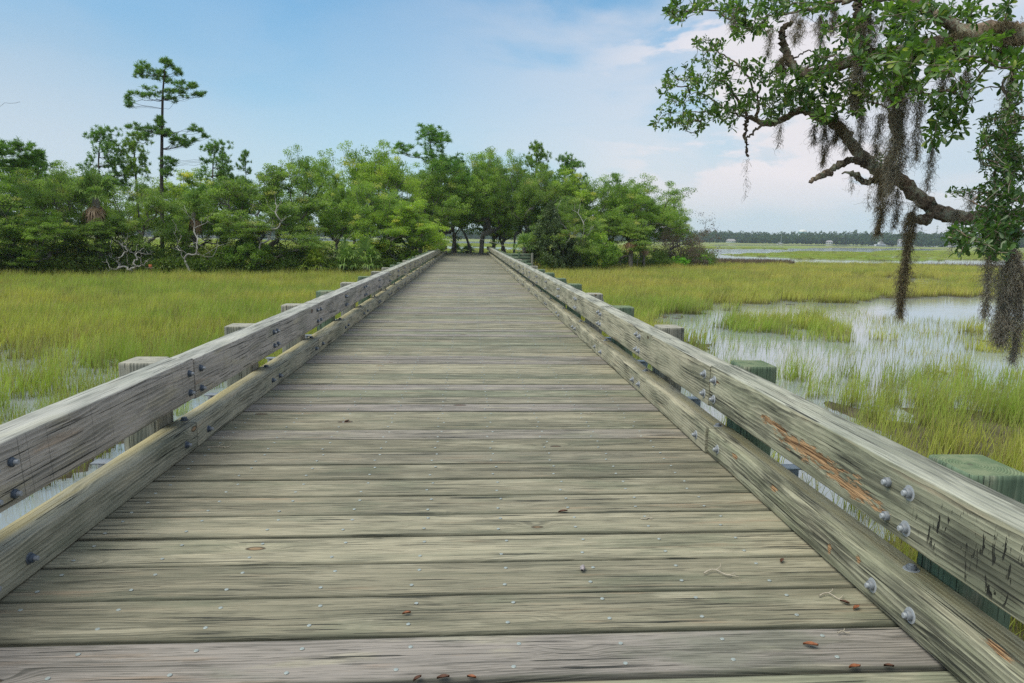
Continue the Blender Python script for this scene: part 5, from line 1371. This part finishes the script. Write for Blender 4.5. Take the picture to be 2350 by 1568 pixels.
def leaves(mb, B, D, Nn, Ln, Wd, t):
    """obovate leaves: base, direction, normal, length, width"""
    n = len(B); S = np.cross(D, Nn); S /= np.linalg.norm(S, axis=1)[:, None]+1e-9; Nn = np.cross(S, D); Ln = Ln[:, None]; Wd = Wd[:, None]
    P = lambda f, s, h: B+D*Ln*f+S*Wd*s+Nn*Wd*h-Nn*Ln*.10*f*f
    V = np.stack([P(0, 0, 0), P(.38, 0, -.05), P(.72, 0, -.05), P(1, 0, 0), P(.34, .30, .07), P(.68, .5, .10), P(.34, -.30, .07), P(.68, -.5, .10), P(.9, .30, .05), P(.9, -.30, .05)], 1).reshape(-1, 3)
    k = np.arange(n)[:, None]*10
    mb.add(V, np.concatenate([k+np.array([[1, 2, 5, 4]]), k+np.array([[2, 1, 6, 7]]), k+np.array([[2, 3, 8, 5]]), k+np.array([[3, 2, 7, 9]])]), tint=np.repeat(t, 10))
    mb2 = np.concatenate([k+np.array([[0, 1, 4]]), k+np.array([[1, 0, 6]])]) - 0
    mb.F.append(mb2 + (mb.n - len(V))); mb.UV.append(np.zeros(mb2.shape+(2,)))

#   (x, y, rx, ry, rosettes, depth, leaf length in sheet units, region)
BL = [(300, 600, 150, 165, 62, 5.25, 36, 0), (450, 425, 150, 100, 46, 5.2, 36, 0), (425, 275, 80, 42, 16, 5.2, 34, 0), (530, 285, 40, 45, 10, 5.2, 34, 0), (560, 570, 170, 120, 46, 5.2, 38, 0), (190, 745, 60, 32, 11, 5.3, 40, 0),
      (370, 745, 110, 75, 24, 5.25, 36, 0), (590, 745, 36, 46, 8, 5.2, 42, 0), (650, 625, 110, 80, 26, 5.2, 40, 0), (240, 470, 50, 60, 10, 5.3, 36, 0), (520, 680, 160, 40, 18, 5.2, 38, 0), (640, 380, 60, 60, 6, 5.2, 40, 0),
      (780, 430, 120, 75, 26, 5., 46, 1), (950, 490, 120, 95, 34, 4.85, 50, 1), (870, 610, 120, 85, 28, 5., 48, 1), (1000, 590, 110, 60, 22, 4.9, 50, 1), (1130, 560, 120, 100, 30, 4.7, 54, 1), (830, 700, 50, 30, 6, 5.1, 50, 1), (1150, 730, 50, 50, 6, 4.7, 56, 1),
      (1230, 420, 150, 130, 34, 4.6, 56, 1), (1330, 620, 130, 80, 22, 4.6, 56, 1), (1120, 370, 80, 60, 12, 4.7, 52, 1), (1380, 520, 100, 100, 18, 4.5, 56, 1),
      (310, 55, 110, 50, 20, 5., 44, 2), (205, 82, 45, 16, 5, 5., 44, 2), (300, 118, 40, 16, 4, 5., 44, 2), (600, 60, 80, 52, 16, 4.9, 50, 2), (710, 125, 100, 62, 20, 4.9, 54, 2), (640, 212, 50, 24, 6, 4.9, 54, 2), (830, 60, 100, 60, 18, 4.9, 52, 2), (780, 165, 80, 36, 10, 4.9, 52, 2),
      (1080, 40, 150, 45, 18, 4.7, 56, 2), (960, 20, 90, 30, 10, 4.8, 54, 2), (470, 20, 90, 24, 8, 5., 46, 2), (1280, 200, 150, 110, 26, 4.5, 58, 2), (1480, 90, 140, 85, 20, 4.3, 62, 2), (1700, 150, 200, 130, 36, 4.1, 68, 2), (1900, 60, 190, 80, 22, 4.1, 66, 2), (2120, 90, 140, 90, 14, 4.1, 62, 2), (2280, 60, 80, 70, 10, 4., 60, 2), (1620, 30, 140, 40, 12, 4.2, 62, 2),
      (1640, 270, 130, 70, 22, 4., 70, 3), (1550, 400, 150, 120, 30, 4.1, 64, 3), (1760, 370, 190, 95, 34, 3.9, 74, 3), (1950, 350, 180, 100, 28, 3.9, 70, 3), (2130, 300, 160, 110, 26, 3.8, 72, 3), (2290, 390, 90, 100, 18, 3.7, 76, 3), (1590, 560, 140, 90, 18, 4.1, 60, 3), (1760, 540, 80, 40, 8, 4., 60, 3),
      (1480, 420, 100, 100, 18, 4.3, 60, 3), (1380, 330, 110, 80, 16, 4.4, 58, 3), (1900, 640, 110, 95, 26, 3.9, 60, 3), (1890, 770, 120, 55, 18, 3.9, 64, 3), (1810, 850, 50, 36, 6, 3.8, 66, 3), (2010, 520, 60, 70, 8, 3.9, 62, 3), (1480, 965, 36, 32, 4, 4.6, 40, 3), (1170, 650, 80, 60, 10, 4.7, 60, 3),
      (2300, 640, 60, 140, 26, 3.6, 40, 4), (2200, 790, 120, 110, 40, 3.6, 40, 4), (2160, 920, 100, 120, 36, 3.6, 40, 4), (2260, 1010, 110, 160, 56, 3.6, 42, 4), (2200, 1160, 130, 110, 46, 3.6, 42, 4), (2290, 900, 70, 160, 34, 3.6, 42, 4), (1975, 1152, 85, 12, 6, 3.6, 38, 4), (2100, 720, 36, 18, 3, 3.7, 42, 4),
      (2160, 1290, 120, 80, 30, 3.5, 46, 4), (2050, 1400, 140, 62, 30, 3.4, 54, 4), (1950, 1430, 70, 30, 8, 3.4, 54, 4), (1990, 1490, 50, 36, 6, 3.4, 54, 4), (2250, 1400, 100, 90, 34, 3.4, 52, 4), (2300, 1250, 60, 120, 24, 3.5, 46, 4), (2210, 1490, 80, 50, 12, 3.4, 56, 4), (2120, 1480, 60, 30, 6, 3.4, 56, 4)]
NAMES = ['foliage']*5
for reg in range(5):
    cent = []; ln = []
    for (x, y, rx, ry, n, d, l, rg_) in BL:
        if rg_ != reg: continue
        for k in range(int(n*(1.12 if reg != 4 else 1.7))):
            a = rng.rand()*2*pi; q = math.sqrt(rng.rand()); cent.append(Zp(x+rx*q*cos(a), y+ry*q*sin(a), d+rng.normal(0, .16 if reg < 2 else .22))); ln.append(l*LW*d)
    cent = np.array(cent); ln = np.array(ln)
    st = np.vstack([Q[::3] for Q in L])
    # thin twigs to every rosette from the nearest limb
    N = [p for p in st]; PAR = [-1]*len(N); A0 = np.array(N)
    dist0 = np.array([np.min(np.linalg.norm(A0-c, axis=1)) for c in cent]); order = np.argsort(dist0); A = A0; PAR = list(PAR); outd = np.zeros((len(cent), 3))
    for oi in order:
        c = cent[oi]; i = int(np.argmin(np.linalg.norm(A-c, axis=1))); p = A[i]; d = c-p; Lg = np.linalg.norm(d)+1e-6; k = 4; side = np.cross(d, rng.normal(0, 1, 3)); side /= np.linalg.norm(side)+1e-9
        new = np.array([p+d*(q/k)+side*.14*Lg*sin(pi*q/k)+(rng.normal(0, .02*Lg, 3) if q < k else 0) for q in range(1, k+1)])
        base_i = len(A); A = np.vstack([A, new]); PAR += [i, base_i, base_i+1, base_i+2]; v = new[-1]-new[-2]; outd[oi] = v/(np.linalg.norm(v)+1e-9)
    # chains
    n = len(A); kids = [[] for _ in range(n)]; cnt = np.zeros(n)
    for i in range(n-1, -1, -1):
        if not kids[i]: cnt[i] += 1
        if PAR[i] >= 0: kids[PAR[i]].append(i); cnt[PAR[i]] += cnt[i]
    r = .0016*np.maximum(cnt, 1)**.5; tw = MB()
    for i in range(n):
        if not kids[i]: continue
        main = max(kids[i], key=lambda q: cnt[q])
        for c in kids[i]:
            if PAR[i] >= 0 and c == main: continue
            ch = [i, c]
            while kids[ch[-1]]: ch.append(max(kids[ch[-1]], key=lambda q: cnt[q]))
            rr = np.minimum(r[ch], .012); rr[0] = rr[1]; tube(tw, A[ch]-o_, rr, 4)
    tag(tw.build('twigs', M['bark_near'], near), kind='stuff')
    lf = MB(); nl = rng.randint(6, 10, len(cent)); idx = np.repeat(np.arange(len(cent)), nl); n = len(idx)
    ax = outd[idx]*.8+np.array([0, 0, .25]); e1 = rng.normal(0, 1, (n, 3)); D = ax*rng.uniform(.2, 1.2, n)[:, None]+e1*.75; D /= np.linalg.norm(D, axis=1)[:, None]
    Nn = np.array([0, 0, 1.])+rng.normal(0, .5, (n, 3)); Nn /= np.linalg.norm(Nn, axis=1)[:, None]
    B = cent[idx]+rng.normal(0, .006, (n, 3))-outd[idx]*rng.uniform(0, .05, n)[:, None]; Ls = ln[idx]*rng.uniform(.5, 1.12, n)
    rt = rng.uniform(0, .62, len(cent))[idx]+rng.uniform(0, .27, n); rt = np.where(rng.rand(n) < .03, .97, rt)
    leaves(lf, B-o_, D, Nn, Ls, Ls*rng.uniform(.33, .46, n), np.clip(rt*(1. if reg != 4 else .72), 0, 1))
    ob = lf.build('foliage', M['near_leaf'], near); ob.color = ((1, 1, 1, 1), (.95, .95, 1, 1), (.85, .88, .9, 1), (1.05, 1.05, 1, 1), (.78, .82, .9, 1))[reg]

# ------------------------------------------------------------------ Spanish moss: every hanging clump is its own thing
MOSS = [  # x, top y, bottom y, width, depth, strands, material, label
 (893, 715, 872, 34, 5.05, 60, 0, 'short moss tuft under the small leafy fork'), (1165, 740, 985, 62, 4.85, 260, 1, 'ragged moss fringe left of the limb bend'),
 (1098, 745, 860, 34, 4.9, 90, 1, 'small moss wisp beside the ragged fringe'), (1235, 690, 850, 90, 4.8, 280, 1, 'olive moss wrapped round the bend of the lower limb'),
 (1300, 760, 900, 60, 4.75, 90, 0, 'thin moss under the middle of the lower limb'),
 (1385, 640, 905, 60, 4.6, 240, 0, 'grey moss hanging above the lower limb left of the big curtain'), (1490, 680, 930, 66, 4.5, 240, 0, 'moss strand at the left edge of the big curtain'),
 (1615, 470, 1140, 165, 4.25, 2100, 0, 'biggest curtain of moss hanging over the limb fork'), (1735, 600, 960, 60, 4.2, 280, 0, 'moss strand at the right edge of the big curtain'),
 (1800, 880, 1135, 42, 4.2, 150, 0, 'free hanging moss tail right of the big curtain'), (1510, 1010, 1400, 84, 4.5, 760, 1, 'dark tapering moss tail below the limb fork'),
 (1540, 1000, 1110, 130, 4.5, 420, 1, 'moss mat draped on the limb fork'),
 (1600, 1130, 1360, 56, 4.5, 190, 1, 'shorter moss tail right of the dark tapering one'), (1695, 1200, 1300, 40, 4.4, 60, 0, 'thin moss wisps under the limb elbow'),
 (1672, 1270, 1890, 58, 4.38, 1300, 1, 'longest moss rope hanging straight down over the creek'),
 (697, 925, 1185, 9, 5.25, 22, 0, 'hair-thin moss thread below the hanging dead twig'), (1400, 70, 640, 130, 4.45, 1500, 0, 'dense grey moss sheathing the upright limb'),
 (1140, 85, 260, 60, 4.75, 190, 0, 'feathery moss below the top twig'), (1000, 75, 250, 110, 4.8, 220, 0, 'wide thin moss veil right of the broken upright branch'), (1215, 50, 190, 60, 4.65, 170, 0, 'moss clump just left of the sheathed upright limb'),
 (615, 30, 160, 60, 4.9, 150, 0, 'moss among the topmost leaves'), (830, 170, 330, 44, 4.88, 110, 0, 'moss left of the broken upright branch'), (915, 330, 440, 60, 4.85, 190, 1, 'moss in the crook of the upper limb'),
 (1880, 300, 560, 90, 4.05, 260, 0, 'moss under the thick upper limb'), (2010, 420, 600, 66, 4., 170, 0, 'moss hanging with bare twigs right of centre'), (2278, 440, 700, 46, 3.8, 260, 0, 'grey moss tail at the upper right edge'),
 (2250, 130, 320, 150, 3.9, 700, 1, 'moss heaped on the thick upper limb at the right edge'), (1950, 190, 330, 180, 4.05, 420, 1, 'brown moss along the thick upper limb'),
 (1330, 1030, 1150, 16, 4.55, 26, 0, 'tiny moss thread on the broken stub'), (1930, 1330, 1500, 16, 4.3, 40, 0, 'thin moss thread under the level limb'), (1430, 1080, 1240, 12, 4.5, 20, 0, 'hair-thin moss thread left of the dark tail'),
 (2160, 1480, 1900, 50, 3.6, 330, 0, 'slim moss strand in front of the lower right water'), (2285, 1490, 2040, 150, 3.4, 1900, 0, 'large grey moss beard at the lower right edge'), (2345, 1650, 2150, 80, 3.4, 600, 0, 'lower tip of moss at the right edge of the picture'),
 (2040, 1140, 1240, 24, 3.6, 50, 0, 'little moss tuft on the thin side twig'), (1950, 1260, 1330, 60, 4.25, 110, 0, 'moss patch lying on the level limb'), (1600, 420, 600, 120, 4.3, 420, 0, 'moss above the big curtain among the leaves')]
for (x, y0, y1, wd, d, ns, mi, lab) in MOSS:
    a = Zp(x, y0, d); b = Zp(x, y1, d); L_ = a[2]-b[2]; W_ = wd*LW*d; ns = int(ns*2.0)
    r_ = np.random.RandomState(int(x+y0)); t = r_.rand(ns)**1.15; env = np.minimum(1, .35+t*5)*(1-np.clip((t-.45)/.6, 0, 1))**.8+.06
    lob = .6+.4*np.sin(t*11+x); ang = r_.rand(ns)*2*pi; q = np.sqrt(r_.rand(ns))*W_*.60*env*lob*(1+.9*(r_.rand(ns) < .22))
    P = np.stack([q*np.cos(ang)+W_*.10*np.sin(t*5+y0), q*np.sin(ang)*.8, -t*L_], -1)
    seg = 7; pts = [P]; dirn = r_.normal(0, .8, (ns, 3)); dirn[:, 2] = -abs(dirn[:, 2])-.5; fl = r_.uniform(.006, .016, ns)[:, None]*(1 if L_ < .7 else 1.15)
    for k in range(seg):
        dirn = dirn*.45+r_.normal(0, .85, (ns, 3)); dirn[:, 2] -= .42; u = dirn/np.linalg.norm(dirn, axis=1)[:, None]; pts.append(pts[-1]+u*fl)
    pts = np.stack(pts, 1); s = np.cross(pts[:, -1]-pts[:, 0], r_.normal(0, 1, (ns, 3))); s /= np.linalg.norm(s, axis=1)[:, None]+1e-9; s = s[:, None]*(.00125*np.linspace(1, .5, seg+1)[None, :, None])
    # every fibre is a thin three-cornered thread
    T_ = np.cross(s, np.array([0, 0, 1.])); V = np.stack([pts+s, pts-s*.5+T_*.8, pts-s*.5-T_*.8], 2)      # ns, seg+1, 3, 3
    V = V.reshape(-1, 3); k0 = (np.arange(ns)*(seg+1)*3)[:, None, None]+(np.arange(seg)*3)[None, :, None]; j = np.arange(3)[None, None]; j2 = (j+1) % 3
    F = np.stack(np.broadcast_arrays(k0+j, k0+j2, k0+3+j2, k0+3+j), -1).reshape(-1, 4)
    mb = MB(); mb.add(V, F, tint=np.repeat(r_.uniform(0, .95, ns), (seg+1)*3))
    tag(mb.build('spanish_moss', M['moss_dark' if mi else 'moss'], None, a), lab, 'moss', 'moss clumps hanging in the near oak')

# ================================================================== small things on the deck
M['shell'] = plain('shell', (.34, .30, .30), .5, .4, 60); M['twigw'] = plain('pale_twig', (.42, .37, .29), .8, .2, 40); M['orange_leaf'] = plain('fallen_leaf_orange', (.27, .10, .045), .6, .3, 50)
M['dark_leaf'] = plain('fallen_leaf_brown', (.11, .05, .03), .6, .3, 50)
def shell():
    mb = MB(); n = 12; V = []
    for i in range(9):
        t = i/8.; r = .013*sin(pi*min(t*.9+.08, 1))**.7*(1.15-t*.4)
        for k in range(n): a = k*2*pi/n; V.append((t*.055-.027, r*cos(a), .011+r*.75*sin(a)))
    i = np.arange(8)[:, None]*n; j = np.arange(n)[None]; mb.add(V, np.stack([i+j, i+(j+1) % n, i+n+(j+1) % n, i+n+j], -1).reshape(-1, 4)); return mb
tag(shell().build('mussel_shell', M['shell'], None, (.545, 2.985, .002), smooth=True), 'small grey shell lying on a plank at the centre front', 'shell').rotation_euler[2] = 1.3
def twig(x, y, L_, rz, label, forks=2):
    r_ = np.random.RandomState(int(abs(x*100+y*10))); mb = MB(); P = smooth_path([(-L_/2, 0, .006), (-.1*L_, r_.normal(0, .12)*L_, .010), (.2*L_, r_.normal(0, .1)*L_, .006), (L_/2, 0, .008)], 9, r_, .001)
    tube(mb, P, np.linspace(.0035, .0018, 9), 6)
    for k in range(forks):
        p = P[3+k*2]; a = r_.uniform(.5, 1.2)*(-1)**k; tube(mb, [p, p+np.array([cos(a), sin(a), .1])*L_*.25, p+np.array([cos(a*1.3), sin(a*1.3), .12])*L_*.4], [.0022, .0018, .001], 5)
    return tag(mb.build('twig', M['twigw'], None, (x, y, .001)), label, 'twig') and None
twig(1.18, 2.92, .15, 1.3, 'pale bent twig on the deck near the two curb nuts'); bpy.data.objects['twig'].rotation_euler[2] = 1.25
twig(1.60, 2.70, .11, -.5, 'short pale twig next to the right curb'); twig(-1.80, 4.90, .16, .4, 'dark thin twig by the left curb joint', 3)
twig(1.09, 5.85, .11, .6, 'brown stick lying alone further up the deck', 1); twig(1.50, 2.42, .05, .3, 'tiny twig crumb near the lowest right curb nut', 1); twig(1.0, 3.55, .07, .3, 'small twig by a knot on the right half of the deck', 2)
def leaf(x, y, L_, rz, m, label):
    mb = MB(); n = 7; t = np.linspace(0, 1, n); w_ = L_*.23*np.sin(pi*np.clip(t, .03, .98))**.8; z = .002+.005*L_/.07*np.sin(pi*t)+.006*L_/.07*t**3
    V = np.concatenate([np.stack([t*L_-L_/2, w_, z+.006], -1), np.stack([t*L_-L_/2, 0*t, z], -1), np.stack([t*L_-L_/2, -w_, z+.008], -1)])
    F = [(i, n+i, n+i+1, i+1) for i in range(n-1)]+[(n+i, 2*n+i, 2*n+i+1, n+i+1) for i in range(n-1)]
    mb.add(V, F); mb.add(V-[0, 0, .0012], [f[::-1] for f in F]); o = mb.build('fallen_leaf', M[m], None, (x, y, .002)); o.rotation_euler[2] = rz; tag(o, label, 'leaf')
leaf(1.325, 2.345, .055, -.35, 'orange_leaf', 'long orange leaf on the nearest purple-grey plank'); leaf(1.655, 2.60, .042, .5, 'orange_leaf', 'red-orange leaf beside a dark curled one near the right curb')
leaf(1.63, 2.645, .04, -.9, 'dark_leaf', 'dark curled leaf behind the red-orange one'); leaf(.545, 3.66, .055, .2, 'dark_leaf', 'small dark leaf on a plank joint in mid deck'); leaf(1.53, 3.03, .04, .9, 'dark_leaf', 'tiny brown leaf near the right curb halfway')
leaf(-.245, 2.63, .035, .2, 'orange_leaf', 'small tan leaf crumb left of centre'); leaf(-.08, 2.207, .045, .1, 'dark_leaf', 'brown leaf stuck in the nearest plank gap'); leaf(.02, 2.205, .035, -.4, 'orange_leaf', 'reddish leaf stuck in the nearest plank gap')
leaf(-.17, 2.205, .035, .7, 'dark_leaf', 'curled brown leaf at the left end of the gap litter'); leaf(1.42, 2.205, .045, .05, 'orange_leaf', 'rusty leaf in the plank gap at the lower right'); leaf(1.55, 2.205, .035, -.3, 'dark_leaf', 'dark leaf in the plank gap at the lower right'); leaf(-1.0, 5.6, .05, 1., 'dark_leaf', 'dark leaf on the left half of the deck further up')

# ================================================================== air
mb = MB(); box(mb, (0, 380, 29), (2300, 1900, 66)); o = mb.build('haze', None); tag(o, kind='stuff'); tag(o, 'thin summer haze over the marsh', 'haze')
m = bpy.data.materials.new('air'); m.use_nodes = True; m.node_tree.nodes.clear(); g = G(m.node_tree)
v = g.node('ShaderNodeVolumePrincipled', {'Color': (.78, .88, 1.0), 'Density': .00024, 'Anisotropy': .2})
g.node('ShaderNodeOutputMaterial', {'Volume': v}, out=None); o.data.materials.append(m)
